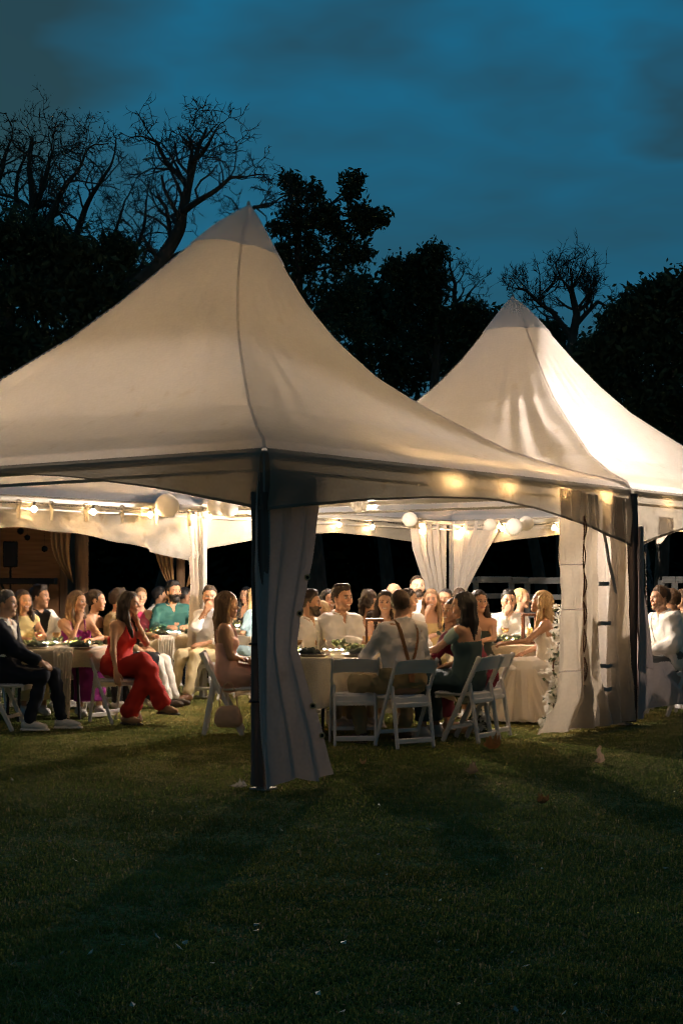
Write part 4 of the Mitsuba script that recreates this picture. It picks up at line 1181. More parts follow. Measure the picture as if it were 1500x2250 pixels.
    def torso_field(sleeve, grow=.0, low=-.06):
        f = Field()
        for t in tors: f.cone(t[0], t[1], t[2] + grow, t[3] + grow, t[4])
        for s in (-1, 1):
            a, b, c = limbs[s]
            f.cone(P(.44, s * shx * .7), a, shr + grow, shr * .9 + grow, .04)
            if sleeve > 0:
                e1 = lerp(a, b, min(sleeve, 1))
                f.cone(a, e1, .052 * thick + grow, lerp(.052, .047, min(sleeve, 1)) * thick + grow, .03)
                if sleeve > 1: f.cone(b, lerp(b, c, sleeve - 1), .046 * thick + grow, .036 * thick + grow, .025)
        return f

    def clip(fn_list, base):
        def extra(F, x, y, z):
            F = base(F, x, y, z)
            for fn in fn_list: F = np.maximum(F, fn(x, y, z))
            return F
        return extra

    def along(x, y, z): return (x - pel[0]) * up[0] + (y - pel[1]) * up[1] + (z - pel[2]) * up[2]
    def fwd(x, y, z): return (x - pel[0]) * FT[0] + (y - pel[1]) * FT[1] + (z - pel[2]) * FT[2]
    def side(x, y, z): return (x - pel[0]) * RT[0] + (y - pel[1]) * RT[1] + (z - pel[2]) * RT[2]
    def neckhole(r, drop):
        def fn(x, y, z):
            a, f_, s_ = along(x, y, z), fwd(x, y, z), side(x, y, z)
            return a - (.535 - drop * np.clip(f_ / .06, -.5, 1)) + 0 * s_
        return fn
    def vneck(depth, width):
        def fn(x, y, z):
            a, f_, s_ = along(x, y, z), fwd(x, y, z), side(x, y, z)
            return np.minimum(f_ + .0, (a - (.52 - depth)) * width - np.abs(s_))
        return fn

    st = top[0] if top else None
    if st in ('shirt', 'rolled', 'tee', 'jacket', 'longsleeve', 'sleeveless'):
        sl = {'shirt': 1.95, 'rolled': 1.45, 'tee': .7, 'jacket': 1.8, 'longsleeve': 1.97, 'sleeveless': 0.0}[st]
        f = torso_field(sl)
        f.cone(P(.46), P(.53, 0, .004), nr + .012, nr + .004, .04)
        cl = [neckhole(0, .02)]
        if st in ('shirt', 'rolled', 'jacket'): cl.append(vneck(.10 if st != 'jacket' else .06, .28))
        cl.append((lambda x, y, z: (seat + .05) - z) if st == 'jacket' or not bottom else (lambda x, y, z: .085 - along(x, y, z)))
        put('shirt', f.mesh(gh, clip(cl, wrinkle(.050, 17, seed)), grow=gr), top[1])
        if st in ('shirt', 'rolled', 'jacket'):
            c = Field()
            nb = P(.525, 0, .002)
            ring = [nb + RT * math.sin(a) * (nr + .016) + FT * (-math.cos(a) * (nr + .012)) + up * (.018 * math.cos(a) + .012) for a in np.linspace(-2.45, 2.45, 13)]
            for a, b in zip(ring[:-1], ring[1:]): c.cone(a, b + 1e-5, .011, .011, .01); c.cone(a - up * .018, b - up * .018 + 1e-5, .013, .013, .01)
            put('collar', c.mesh(.011), top[1])
        if st in ('shirt', 'rolled') and dist < 15.5:
            a = np.array([P(z, 0, y) for z, y in ((.40, .125), (.34, .135), (.26, .128), (.18, .124), (.10, .124), (.02, .128))]) + FT * .006
            put('placket', grid(np.stack([a - RT * .016, a - RT * .013 + FT * .005, a + RT * .013 + FT * .005, a + RT * .016], 1)), np.asarray(top[1]) * .93)
        if st == 'jacket':
            f = torso_field(1.85)
            cl = [neckhole(0, .0), vneck(.33, .36), lambda x, y, z: (seat + .02) - z]
            put('jacket', f.mesh(gh, clip(cl, wrinkle(.040, 13, seed + 1)), grow=.024), top[2])
    elif st in ('camisole', 'offshoulder', 'halter', 'strapless'):
        f = torso_field(0)
        lim = {'camisole': .37, 'offshoulder': .40, 'halter': .47, 'strapless': .37}[st]
        def tl(x, y, z):
            a, f_, s_ = along(x, y, z), fwd(x, y, z), side(x, y, z)
            v = a - (lim - .05 * (f_ < 0) + (.02 * np.cos(s_ * 44) if st == 'camisole' else 0) * (f_ > 0))
            if st == 'halter': v = a - np.where(f_ > -.01, .49 - np.maximum(np.abs(s_) - .03, 0) * 1.5, .33)
            return v
        put('top', f.mesh(gh, clip([tl, lambda x, y, z: (seat + .06) - z], wrinkle(.012, 14, seed)), grow=.008), top[1])
        if st in ('camisole', 'halter'):
            for s in (-1, 1):
                if st == 'camisole': pts = [P(a, s * b, c) for a, b, c in ((.36, .07, .110), (.40, .072, .100), (.44, .075, .086), (.475, .08, .062), (.497, .08, .02), (.492, .08, -.02), (.44, .07, -.078), (.34, .065, -.098))]
                else: pts = bezier([P(.45, s * .03, .085), P(.50, s * .05, .06), P(.525, s * .055, 0), P(.525, s * .0, -.065)], 9)
                put('strap', tube(pts, .006, 6), top[1])
        if st == 'offshoulder':
            for s in (-1, 1):
                a, b, c = limbs[s]
                ff = Field().cone(lerp(a, b, .12), lerp(a, b, .38), .060 * thick + .006, .056 * thick + .004, .01)
                put('sleeve', ff.mesh(gh, wrinkle(.012, 26, seed), grow=.004), top[2] if len(top) > 2 else top[1])
    if top and len(top) > 2 and st in ('shirt', 'rolled') and top[2] == 'suspenders':
        for s in (-1, 1):
            bk = np.array([P(.0, s * .012, -.150), P(.11, s * .015, -.146), P(.20, s * .028, -.140), P(.29, s * .055, -.141), P(.37, s * .075, -.138), P(.44, s * .085, -.122), P(.495, s * .088, -.085), P(.53, s * .09, -.03)])
            fr = bezier([P(.53, s * .09, -.03), P(.545, s * .09, .04), P(.42, s * .09, .135), P(.03, s * .09, .130)], 10)
            pts = np.vstack([bk, fr[1:]])
            nrm = [unit(p - S((p - pel) @ up)) for p in pts]
            tan = np.gradient(pts, axis=0)
            wd = np.array([unit(np.cross(t, n)) for t, n in zip(tan, nrm)]) * .016
            nn = np.array(nrm) * .004
            put('suspender', grid(np.stack([pts - wd, pts - wd * .9 + nn, pts + wd * .9 + nn, pts + wd], 1)), top[3])
    if dress is not None or (bottom and bottom[0] == 'skirt'):
        col = (dress or bottom[1])
        f = Field()
        for t in legp: f.cone(t[0], t[1], t[2] + .012, t[3] + .022, .10)
        f.cone(hips[-1], hips[1], .12, .12, .08)
        mk, ma = (K[-1] + K[1]) / 2, (A[-1] + A[1]) / 2
        f.cone((hips[-1] + hips[1]) / 2, mk, .10, .07, .08); f.cone(mk, lerp(mk, ma, .8), .07, .10, .1)
        hem = .16
        put('skirt', f.mesh(gh * 1.1, clip([lambda x, y, z: hem - z, lambda x, y, z: np.minimum(along(x, y, z) - .12, .13 - fwd(x, y, z))], wrinkle(.045, 12, seed)), grow=.006), col)
    elif bottom:
        f = Field()
        f.cone(P(.02, -.09), P(.02, .09), .122 if male else .118, None, .04)
        f.cone(P(.10, -.082), P(.10, .082), .124 if male else .112, None, .04)
        wide = bottom[0] == 'wide'
        for i, t in enumerate(legp):
            if i % 2 == 0: f.cone(t[0], t[1], t[2] + .010, t[3] + (.014 if not wide else .03), .035)
            else: f.cone(t[0], lerp(t[0], t[1], .93 if not wide else .90), t[2] + (.012 if not wide else .028), t[3] + (.020 if not wide else .055), .03)
        put('trousers', f.mesh(gh * 1.1, clip([lambda x, y, z: np.minimum(along(x, y, z) - .13, .15 - fwd(x, y, z))], wrinkle(.046, 14, seed + 2)), grow=.004), bottom[1])
    if shoes is not None:
        for i, s in enumerate((-1, 1)):
            f = Field()
            t_ = unit(toe[s])
            for t in footp[2 * i:2 * i + 2]: f.cone(t[0], t[1], t[2] + .009, t[3] + .008, .03)
            f.cone(A[s] + V3(0, 0, .005), A[s] + V3(0, 0, -.03), .040, .042, .02)
            put('shoe', f.mesh(.013), shoes, 'paint', .05)
            if dist < 15.5 and t_[2] > -.1:
                g_ = Field()
                b0, b1 = A[s] * V3(1, 1, 0) - t_ * .035, A[s] * V3(1, 1, 0) + t_ * .175
                zz = A[s][2] - .080
                g_.cone(b0 + V3(0, 0, zz), b1 + V3(0, 0, zz), .047, .042, .02)
                put('sole', g_.mesh(.012, lambda F, x, y, z, zz=zz: np.maximum(F, np.abs(z - zz - .004) - .012)), np.minimum(np.asarray(shoes) * 1.15, .8) if shoes[0] > .3 else (.05, .04, .03), 'paint', .05)
    if beard > .5:
        f = Field()
        f.cone((0, .030, -.040), (0, .066, -.094), .050, .026, .03)
        for s in (-1, 1): f.cone((s * .056, .006, -.030), (s * .016, .064, -.096), .016, .018, .03); f.cone((s * .004, .096, -.041), (s * .028, .076, -.052), .006, .006, .01)
        def be(F, x, y, z):
            F = np.maximum(F, z - np.where(np.abs(x) + 0 * z < .03, -.064, -.028) * (y + 0 * z < .085) + 9 * 0)
            F = np.maximum(F, -(y - .0))
            P_ = np.stack(np.broadcast_arrays(x * 120, y * 120, z * 60), -1)
            return F + .005 * (meshkit.noise(P_, 2) - .5).astype(np.float32)
        v, f_ = f.mesh(.0075, be, grow=.006)
        put('beard', (place(v), f_), HAIRC[hair[1]], 'hair', .5)
    if hair[0] != 'bald':
        v, f_ = hair_mesh(hair[0], .0088 / fine, HR, HC, not male)
        put('hair', (place(v), f_), hcol, 'hair', .55, streak=1)
    for ex in extras: ex(info, put)
    return info
# ---------------------------------------------------------------- timber building, posts and fence behind
key = thing('timber_building', 'orange-brown timber clad building wall at far left behind the tent', 'building')
bd = unit(V3(1, .12, 0)); bo = V3(-9.5, 24.4, 0)
for k in range(20):
    z = .12 + k * .155
    L = 4.75 + .02 * math.sin(k * 5.1)
    obj('wall_board', box(bo + bd * L / 2 + V3(0, 0, z), (L, .03, .165), np.stack([bd, np.cross(V3(0, 0, 1), bd), V3(0, 0, 1)], 1) @ np.array([[1, 0, 0], [0, math.cos(.10), -math.sin(.10)], [0, math.sin(.10), math.cos(.10)]]), .004), 'wood_wall', key)
obj('corner_board', box(bo + bd * 4.80 + V3(0, -.01, 1.6), (.12, .12, 3.2), None, .006), 'wood_post', key)
obj('back_wall', box(bo + bd * 2.4 + V3(0, .12, 1.6), (4.7, .10, 3.2), np.stack([bd, np.cross(V3(0, 0, 1), bd), V3(0, 0, 1)], 1)), 'black', key)
obj('roof', box(bo + bd * 2.5 + V3(.3, -.3, 3.35), (6.4, 3.6, .10), np.stack([bd, np.cross(V3(0, 0, 1), bd), V3(0, 0, 1)], 1) @ np.array([[1, 0, 0], [0, math.cos(.2), -math.sin(.2)], [0, math.sin(.2), math.cos(.2)]]), .01), 'black', key)


def porch_post(px, y, w, label, drapes):
    key = thing('porch_post', label, 'post')
    b = at(px, HZ, y) * V3(1, 1, 0)
    m = trimesh.creation.cylinder(radius=w / 2, height=3.1, sections=20).subdivide()
    v = np.array(m.vertices); v[:, :2] *= (1 + .10 * (meshkit.fbm(v * V3(9, 9, 1.2), 3, 3) - .5)[:, None] * 2)
    obj('trunk', (v + b + V3(0, 0, 1.55), np.array(m.faces)), 'wood_post', key, True)
    for sx, lab, z0, z1, bow in drapes:
        s, t = np.meshgrid(np.linspace(0, 1, 50), np.linspace(0, 1, 50), indexing='ij')
        wd = .30 * (1 - t ** 2.2) + .02
        x = sx * (w / 2 + .02 + wd * s + bow * np.sin(np.pi * t) * .2)
        P = np.stack([x, -.06 + .05 * np.sin(s * 22 + t * 2) * (1 - .5 * t) + .10 * s * t, lerp(z0, z1, t) + 0 * s], -1) + b
        single('drape', grid(P), 'drape_tan', lab, 'drape', smooth=True)


porch_post(180, 22.6, .21, 'thick round timber post left of the tent, beside the tan drape', [(-1, 'tan drape swagged at the left of the thick timber post', 2.35, 1.40, .3)])
porch_post(397, 22.6, .14, 'slimmer timber post hung with orange drapes, near the left rear tent pole', [(-1, 'orange tied drape left of the slimmer timber post', 2.3, 1.25, .1), (1, 'orange tied drape right of the slimmer timber post', 2.3, 1.35, .3)])
key = thing('loudspeaker', 'black loudspeaker on a stand before the timber wall', 'loudspeaker')
p = at(23, 1218, 23.6)
obj('cabinet', box(p, (.20, .20, .42), None, .015), 'black', key)
obj('grille', box(p + V3(0, -.104, 0), (.17, .01, .38), None, .003), 'rubber', key)
obj('stand_pole', tube([p - V3(0, 0, .2), V3(p[0], p[1], .5)], .018, 8), 'black', key, True)
for a in (0.3, 2.4, 4.5): obj('leg', tube([V3(p[0], p[1], .75), V3(p[0] + .45 * math.cos(a), p[1] + .45 * math.sin(a), .02)], .012, 6), 'black', key, True)
key = thing('keyboard_stand', 'low black keyboard on a stand in front of the timber wall', 'keyboard')
p = at(55, 1277, 23.4)
obj('keyboard', box(p, (1.0, .28, .10), None, .01), 'black', key)
for s in (-1, 1): obj('leg', bar(p + V3(s * .38, 0, -.05), V3(p[0] - s * .3, p[1], .02), .03, .03), 'black', key)
for x, y, r in ((45, 1167, .055), (60, 1181, .048), (98, 1206, .05)):
    c = at(x, y, 23.8)
    k = thing('hanging_ball', f"dark round ornament hanging {'highest' if y == 1167 else 'lower, next to another' if y == 1181 else 'apart at right'} before the timber wall", 'ornament')
    obj('ball', ball(c, r, 2), 'black', k, True); obj('thread', tube([c, V3(c[0], c[1], 3.0)], .002, 4), 'black', k, True)


def fence(x0, x1, y, label, posts, rails):
    key = thing('rail_fence', label, 'fence')
    for x in posts: obj('post', box(V3(x, y, .72), (.10, .10, 1.44), None, .01), 'fence_paint', key)
    for i, z in enumerate(rails):
        xs = [x0] + sorted(posts) + [x1]
        for a, b in zip(xs[:-1], xs[1:]):
            if b - a > .15: obj('rail', box(V3((a + b) / 2, y - .075, z + .012 * math.sin(a * 3 + i)), (b - a - .01, .03, .10 if i else .12), None, .005), 'fence_paint', key)


fx = lambda px, y=27.0: (px - 750) * y / FOC
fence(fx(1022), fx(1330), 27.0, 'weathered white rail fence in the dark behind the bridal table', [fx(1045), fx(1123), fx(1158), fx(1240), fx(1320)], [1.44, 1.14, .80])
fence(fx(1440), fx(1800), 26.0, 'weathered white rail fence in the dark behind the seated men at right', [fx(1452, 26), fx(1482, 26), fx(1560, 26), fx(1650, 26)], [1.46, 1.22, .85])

# ---------------------------------------------------------------- folding chairs
MATS3 = {
    'resin': pr(mikit.proc(lambda p, n, uv: mi.Color3f(.66, .64, .62) * (.86 + .2 * FB(p.x * 9, p.y * 9, p.z * 9, 3))), .42),
    'plate_dark': pr((.05, .05, .055), .35), 'porcelain': pr((.5, .47, .42), .3), 'napkin_green': pr(VC, .85), 'wax': {'type': 'principledthin', 'base_color': rgb(.85, .72, .45), 'roughness': .5, 'diff_trans': .8, 'spec_trans': 0.0},
    'glassware': {'type': 'thindielectric', 'int_ior': 1.45}, 'wine': pr((.55, .30, .10), .1, specular=.6), 'rose_wine': pr((.50, .12, .08), .1, specular=.6),
    'brown_wood': pr((.13, .05, .025), .5), 'petal': {'type': 'principledthin', 'base_color': rgb(.82, .80, .74), 'roughness': .6, 'diff_trans': .6, 'spec_trans': 0.0}, 'cake': pr((.22, .11, .05), .7),
    'tan_leather': pr(mikit.proc(lambda p, n, uv: mi.Color3f(.50, .33, .22) * (.85 + .3 * FB(p.x * 30, p.y * 30, p.z * 30, 3))), .5), 'lace': {'type': 'principledthin', 'base_color': rgb(.80, .76, .70), 'roughness': .8, 'diff_trans': .5, 'spec_trans': 0.0},
    'tulle': {'type': 'principledthin', 'base_color': rgb(.80, .74, .64), 'roughness': .8, 'diff_trans': .9, 'spec_trans': 0.0},
}
for k, m in MATS3.items(): scene[k] = m


def chair_parts():
    w = .205
    parts = []
    sx = np.linspace(-w + .006, w - .006, 15)
    s, t = np.meshgrid(np.linspace(-1, 1, 13), np.linspace(-1, 1, 13), indexing='ij')
    parts.append(('seat', cat(box((0, .065, .435), (.375, .385, .026), None, .010), box((0, .065, .452), (.33, .33, .012), None, .006), box((0, -.125, .405), (.36, .022, .075), None, .006), box((0, .235, .415), (.36, .022, .05), None, .006))))
    top, bot = V3(0, -.235, .775), V3(0, .150, .0)
    fr = V3(0, -.128, .55)
    for s_ in (-1, 1):
        x = V3(s_ * w, 0, 0)
        a = top + x; b = bot + x
        cap = box(a + V3(0, 0, 0), (.020, .046, .046), axes(b - a, (0, 1, 0)) if 0 else None, .010)
        parts.append(('side_rail', cat(bar(a + (a - b) * .012, b, .022, .048, .010, up=(0, 1, 0)))))
    for s_ in (-1, 1):
        x = V3(s_ * (w - .024), 0, 0)
        parts.append(('rear_leg', bar(V3(0, -.118, .545) + x, V3(0, -.215, 0) + x, .024, .046, .011, up=(0, 1, 0))))
    # curved backrest
    u = np.linspace(-1, 1, 13); n = 13
    yb = -.215 - .030 * (1 - u ** 2); zt = .760 + .018 * (1 - u ** 2); zb = .645 + .012 * (1 - u ** 2)
    ring = np.stack([np.stack([u * w, yb - .009, zt], 1), np.stack([u * w, yb + .009, zt], 1), np.stack([u * w, yb + .009 + .035, zb], 1), np.stack([u * w, yb - .009 + .035, zb], 1)], 1)
    v = ring.reshape(-1, 3); f = []
    for i in range(n - 1):
        for j in range(4): f.append([i * 4 + j, (i + 1) * 4 + j, (i + 1) * 4 + (j + 1) % 4, i * 4 + (j + 1) % 4])
    f += [[0, 1, 2, 3], [(n - 1) * 4 + 3, (n - 1) * 4 + 2, (n - 1) * 4 + 1, (n - 1) * 4]]
    parts.append(('backrest', (v, np.array(f)[:, ::-1])))
    pz = lambda z: bot + (top - bot) * (z / top[2])
    ra = lambda z: lerp(V3(0, -.215, 0), V3(0, -.118, .545), z / .545)
    parts.append(('front_stretcher', bar(pz(.13) - V3(w, 0, 0), pz(.13) + V3(w, 0, 0), .02, .035, .005)))
    parts.append(('rear_stretcher', bar(ra(.07) - V3(w - .03, 0, 0), ra(.07) + V3(w - .03, 0, 0), .045, .022, .005, up=(0, 1, 0))))
    parts.append(('rear_crossbar', bar(ra(.375) - V3(w - .03, 0, 0), ra(.375) + V3(w - .03, 0, 0), .040, .022, .005, up=(0, 1, 0))))
    return [(n_, mikit.ply(m, 'resin', False)) for n_, m in parts]


CHAIR = chair_parts()


def chair(root, yaw, label):
    key = thing('folding_chair', label, 'chair', 'white folding chairs round the tables')
    to = T().translate([float(x) for x in (root[0], root[1], -.004)]).rotate([0, 0, 1], -float(yaw))
    for n_, d in CHAIR: scene[numbered(key + '__' + n_)] = {**d, 'to_world': to}
    return key


# ---------------------------------------------------------------- tables
def cloth(c, R, dm, dc, rot, seed, h=.755):
    nt, nr = 240, 44
    th, s = np.meshgrid(np.linspace(0, 2 * np.pi, nt), np.linspace(0, 1, nr), indexing='ij')
    corner = np.abs(np.cos(2 * (th - rot))) ** 5
    corner = np.where(np.cos(4 * (th - rot)) > 0, 1, 0) * corner
    cw = np.clip(np.cos(4 * (th - rot)), 0, 1) ** 3
    dep = dm + (dc - dm) * cw
    k = np.clip((s - .42) / .58, 0, 1)
    flat = np.clip(s / .42, 0, 1)
    fold = np.sin(th * 8 + 2.6 * np.sin(th * 2 + seed) + seed) * .6 + np.sin(th * 13 + seed * 2) * .4
    r = R * flat + (.012 * np.sin(np.clip(k * 9, 0, np.pi / 2)) + k ** 1.2 * (.05 * fold + .20 * cw - .05))
    sharp = np.exp(-((np.mod(th - rot + np.pi / 4, np.pi / 2) - np.pi / 4) / .09) ** 2)
    r = r + .05 * sharp * k
    z = h + .0 * flat - dep * k * (.96)
    z = np.where(k <= 0, h + .002 * (meshkit.noise(np.stack([np.cos(th) * s * 8, np.sin(th) * s * 8, 0 * s], -1), 3) - .5), z - .006 * np.clip(k * 12, 0, 1))
    P = np.stack([c[0] + np.cos(th) * r, c[1] + np.sin(th) * r, z], -1)
    P[-1] = P[0]
    return grid(P)


def table(c, R, label, cl_label, dm, dc, rot, seed):
    c = V3(*c, 0)
    key = thing('round_table', label, 'table')
    obj('tabletop', lathe([(0, .715), (R - .01, .715), (R, .72), (R, .745), (R - .008, .75), (0, .75)], c, 48), 'brown_wood', key)
    for k in range(4):
        a = math.radians(45 + 90 * k) + .4
        d = V3(math.cos(a), math.sin(a), 0)
        obj('leg', tube([c + d * R * .55 + V3(0, 0, .715), c + d * R * .60 + V3(0, 0, .0)], .016, 8), 'dark_pole', key, True)
    single('tablecloth', cloth(c, R, dm, dc, rot, seed), 'linen', cl_label, 'tablecloth', smooth=True)
    return c


def runner(c, R, ang, off, w, dl, label, seed):
    """A narrow gauze strip across the table, hanging over the near edge."""
    d = V3(math.cos(ang), math.sin(ang), 0); e = V3(-d[1], d[0], 0)
    half = math.sqrt(max(R * R - off * off, .01)) + .03
    L = half * .9 + half + dl
    s, t = np.meshgrid(np.linspace(-.5, .5, 41), np.linspace(0, L, 110), indexing='ij')
    on = np.clip(t, 0, half * 1.9); dn = np.clip(t - half * 1.9, 0, None)
    gather = 1 - .25 * np.clip(dn / .3, 0, 1) + .10 * np.sin(t * 5)
    rip = (.012 + .012 * np.clip(dn / .2, 0, 1)) * np.sin(s * 42 + 1.5 * np.sin(t * 3 + seed) + seed)
    P = c + d * (on - half * .9 + .050 * np.clip(dn / .03, 0, 1) + .03 * np.clip(dn, 0, 1))[..., None] + e * (off + s * w * gather)[..., None] + np.where(dn > 0, 1, 0)[..., None] * d * rip[..., None]
    P[..., 2] = .766 + np.where(dn > 0, 0, np.abs(rip)) - dn - .03 * (meshkit.noise(np.stack([s * 30, 0 * s, 0 * s], -1), seed) - .5) * np.clip(dn / dl, 0, 1) ** 6
    single('table_runner', grid(P), 'gauze', label, 'table runner', smooth=True)


def plate(p, label):
    key = thing('plate', label, 'plate', 'place settings on the tables')
    p = V3(p[0], p[1], .764)
    obj('charger', lathe([(0, .0), (.13, .0), (.165, .010), (.165, .014), (.125, .006), (0, .006)], p, 28), 'porcelain', key, 40)
    obj('dish', lathe([(0, .007), (.09, .007), (.125, .020), (.124, .024), (.088, .012), (0, .012)], p, 28), 'plate_dark', key, 40)


def napkin(p, label, col=(.045, .060, .045), sc=1.0):
    f = Field()
    r = np.random.default_rng(int(abs(p[0]) * 1000) + 3)
    for k in range(5):
        a = r.uniform(0, 6.28)
        f.cone((0, 0, .030), (math.cos(a) * .10 * sc, math.sin(a) * .05 * sc, .020 + r.uniform(0, .03)), .024 * sc, .016 * sc, .02)
    m = f.mesh(.007, wrinkle(.030, 26, 2))
    single('napkin', (m[0] + V3(p[0], p[1], .770), m[1]), 'napkin_green', label, 'napkin', 'folded green napkins on the plates', smooth=True, color=np.tile(np.asarray(col), (len(m[0]), 1)))


def wine_glass(p, label, fill='wine', group='glasses standing on the tables', s=1.0):
    key = thing('wine_glass', label, 'glass', group)
    p = V3(p[0], p[1], .764)
    obj('bowl', lathe(np.array([(.004, .085), (.020, .092), (.036, .115), (.041, .145), (.038, .180), (.033, .205)]) * s, p, 20), 'glassware', key, True)
    obj('stem', lathe(np.array([(0, 0), (.034, 0), (.034, .003), (.006, .008), (.004, .03), (.004, .085), (0, .088)]) * s, p, 14), 'glassware', key, True)
    if fill: obj('drink', lathe(np.array([(0, .092), (.018, .094), (.033, .116), (.037, .138), (0, .138)]) * s, p, 16), fill, key, True)


def candle(p, h, r, label, z=.764):
    key = thing('candle', label, 'candle')
    p = V3(p[0], p[1], z)
    obj('wax', lathe([(0, 0), (r, 0), (r, h), (r * .9, h + .003), (r * .6, h - .004), (0, h - .006)], p, 20), 'wax', key, 40)
    obj('flame', ball(p + V3(0, 0, h + .020), (.006, .006, .016), 2), 'bulb_glass', key, True, emitter=emit([x * .006 / (math.pi * .000096) for x in (1, .62, .22)], .5))


def garland(c, ang, L, seed, label, n=170, big=.030, col=(.075, .095, .060)):
    """Eucalyptus laid along the table."""
    r = np.random.default_rng(seed)
    key = thing('garland', label, 'garland')
    d = V3(math.cos(ang), math.sin(ang), 0); e = V3(-d[1], d[0], 0)
    stems, V, F_, C_ = [], [], [], []
    for k in range(9):
        a = c + d * r.uniform(-L / 2, L / 2) + e * r.normal(0, .04) + V3(0, 0, .775)
        dd = unit(d * r.choice([-1, 1]) + e * r.normal(0, .5) + V3(0, 0, r.uniform(.0, .45)))
        pts = np.array([a + dd * t + V3(0, 0, -.5 * t * t + .02) for t in np.linspace(0, .30, 7)])
        pts[:, 2] = np.maximum(pts[:, 2], .772)
        stems.append(tube(pts, .0022, 5, cap=False))
        for i in range(n // 9):
            p = pts[r.integers(0, 7)] + r.normal(0, .018, 3) + V3(0, 0, .008)
            p[2] = max(p[2], .775)
            x = unit(r.normal(0, 1, 3)); y = unit(np.cross(x, r.normal(0, 1, 3))); s = big * r.uniform(.5, 1.1)
            th = np.linspace(0, 2 * np.pi, 9)[:-1]
            v = p + s * (np.cos(th)[:, None] * x + .75 * np.sin(th)[:, None] * y) + .2 * s * np.cos(2 * th)[:, None] * np.cross(x, y)
            v = np.vstack([v, p])
            F_.append(np.stack([np.arange(8), (np.arange(8) + 1) % 8, np.full(8, 8)], 1) + sum(len(q) for q in V)); V.append(v)
            C_.append(np.tile(np.asarray(col) * r.uniform(.5, 1.5) * V3(1, r.uniform(.9, 1.1), 1), (9, 1)))
    obj('stems', cat(*stems), 'brown_wood', key, True)
    obj('leaves', (np.vstack(V), np.vstack(F_)), 'leaf', key, False, np.vstack(C_), kind='stuff')


def fairy(c, R, seed, label, n=22, ang=0.0, L=1.1):
    r = np.random.default_rng(seed)
    key = thing('fairy_lights', label, 'fairy lights')
    d = V3(math.cos(ang), math.sin(ang), 0); e = V3(-d[1], d[0], 0)
    t = np.linspace(0, 1, 40)
    pts = c + d * ((t - .5) * L)[:, None] + e * (.09 * np.sin(t * 19 + seed) + .03 * r.normal(0, 1, 40))[:, None]
    pts[:, 2] = .785 + .02 * np.abs(np.sin(t * 31))
    obj('wire', tube(pts, .0015, 4, cap=False), 'brass', key, True)
    bl = [ball(pts[i] + V3(0, 0, .006), .0055, 1) for i in r.integers(0, 40, n)]
    obj('bulbs', cat(*bl), 'bulb_glass', key, False, kind='stuff', emitter=emit([x * FAIRY_I / (math.pi * .0055 ** 2) for x in (1, .68, .28)], .5))


L1, L2, K1, B1, R1, B0 = (-3.15, 15.45), (-2.46, 18.55), (.02, 14.10), (.75, 18.3), (1.92, 16.35), (-1.5, 20.9)
t1 = table(L1, .75, 'round table at far left under a beige cloth', 'beige cloth with a gauze runner over it on the leftmost table', .19, .40, math.radians(-20), 1)
t2 = table(L2, .75, 'round table between the woman in red and the man in white', 'cream cloth on the second table from the left', .22, .42, math.radians(-15), 2)
t3 = table(K1, .88, 'large round table in the middle, in front of the smiling man in white', 'beige cloth on the large middle table, hem behind the empty chair', .34, .46, math.radians(-103), 3)
t4 = table(B1, .75, 'round table at the back behind the long-haired woman', 'pale cloth on the back table behind the middle one', .25, .42, .4, 4)
t5 = table(R1, .75, 'round bridal table at right, before the laughing bride', 'cream cloth on the bridal table at right', .26, .42, math.radians(-60), 5)
t6 = table(B0, .75, 'round table far back just left of the nearest pole', 'white cloth on the farthest table, just left of the nearest pole', .25, .42, .2, 6)
runner(t1, .75, math.radians(-90), .35, .20, .70, 'long whitish gauze runner hanging nearly to the grass from the leftmost table', 1)
runner(t2, .75, math.radians(-90), .33, .20, .40, 'shorter whitish gauze runner hanging from the second table from the left', 2)
for c, a, s, lab in ((t1, .35, 1, 'green leaf garland on the leftmost table'), (t2, .1, 2, 'pale green garland on the second table from the left'), (t3, .02, 3, 'eucalyptus garland with round leaves on the large middle table'), (t5, .3, 5, 'green sprigs on the bridal table'), (t4, .2, 4, 'greenery along the back table behind the middle one'), (t6, 0, 6, 'greenery on the farthest table left of the nearest pole')):
    garland(c + V3(0, -.25 if s in (1, 3, 2) else 0, 0), a, 1.1, s, lab, n=260 if s == 3 else 180, big=.030 if s != 3 else .036)
    fairy(c + V3(0, -.25 if s in (1, 3, 2) else 0, 0), .5, s, lab.replace('green leaf garland', 'tiny warm lights among the leaves').replace('pale green garland', 'tiny warm lights').replace('eucalyptus garland with round leaves', 'tiny warm lights among round leaves').replace('green sprigs', 'tiny warm lights').replace('greenery', 'tiny warm lights'), ang=a)
on = lambda px, y: V3((px - 750) * y / FOC, y, 0)
for px, y, lab in ((80, 14.95, 'dark plate with a green bundle at the near edge of the leftmost table'), (175, 15.0, 'plate with a slate green napkin right of the wine glass on the leftmost table'), (685, 13.55, 'dark plate with a blue-green napkin at the near left edge of the middle table'), (790, 13.55, 'plate with a brown and green napkin at the near right edge of the middle table'),
                   (1085, 15.95, 'plate with a grey-green napkin on the bridal table'), (352, 18.1, 'plate half hidden in greenery on the second table from the left')):
    plate(on(px, y), lab)
    napkin(on(px, y), 'crumpled napkin on the ' + ' '.join(lab.split()[:12]), (.035, .05, .045) if px > 600 else (.06, .075, .05))
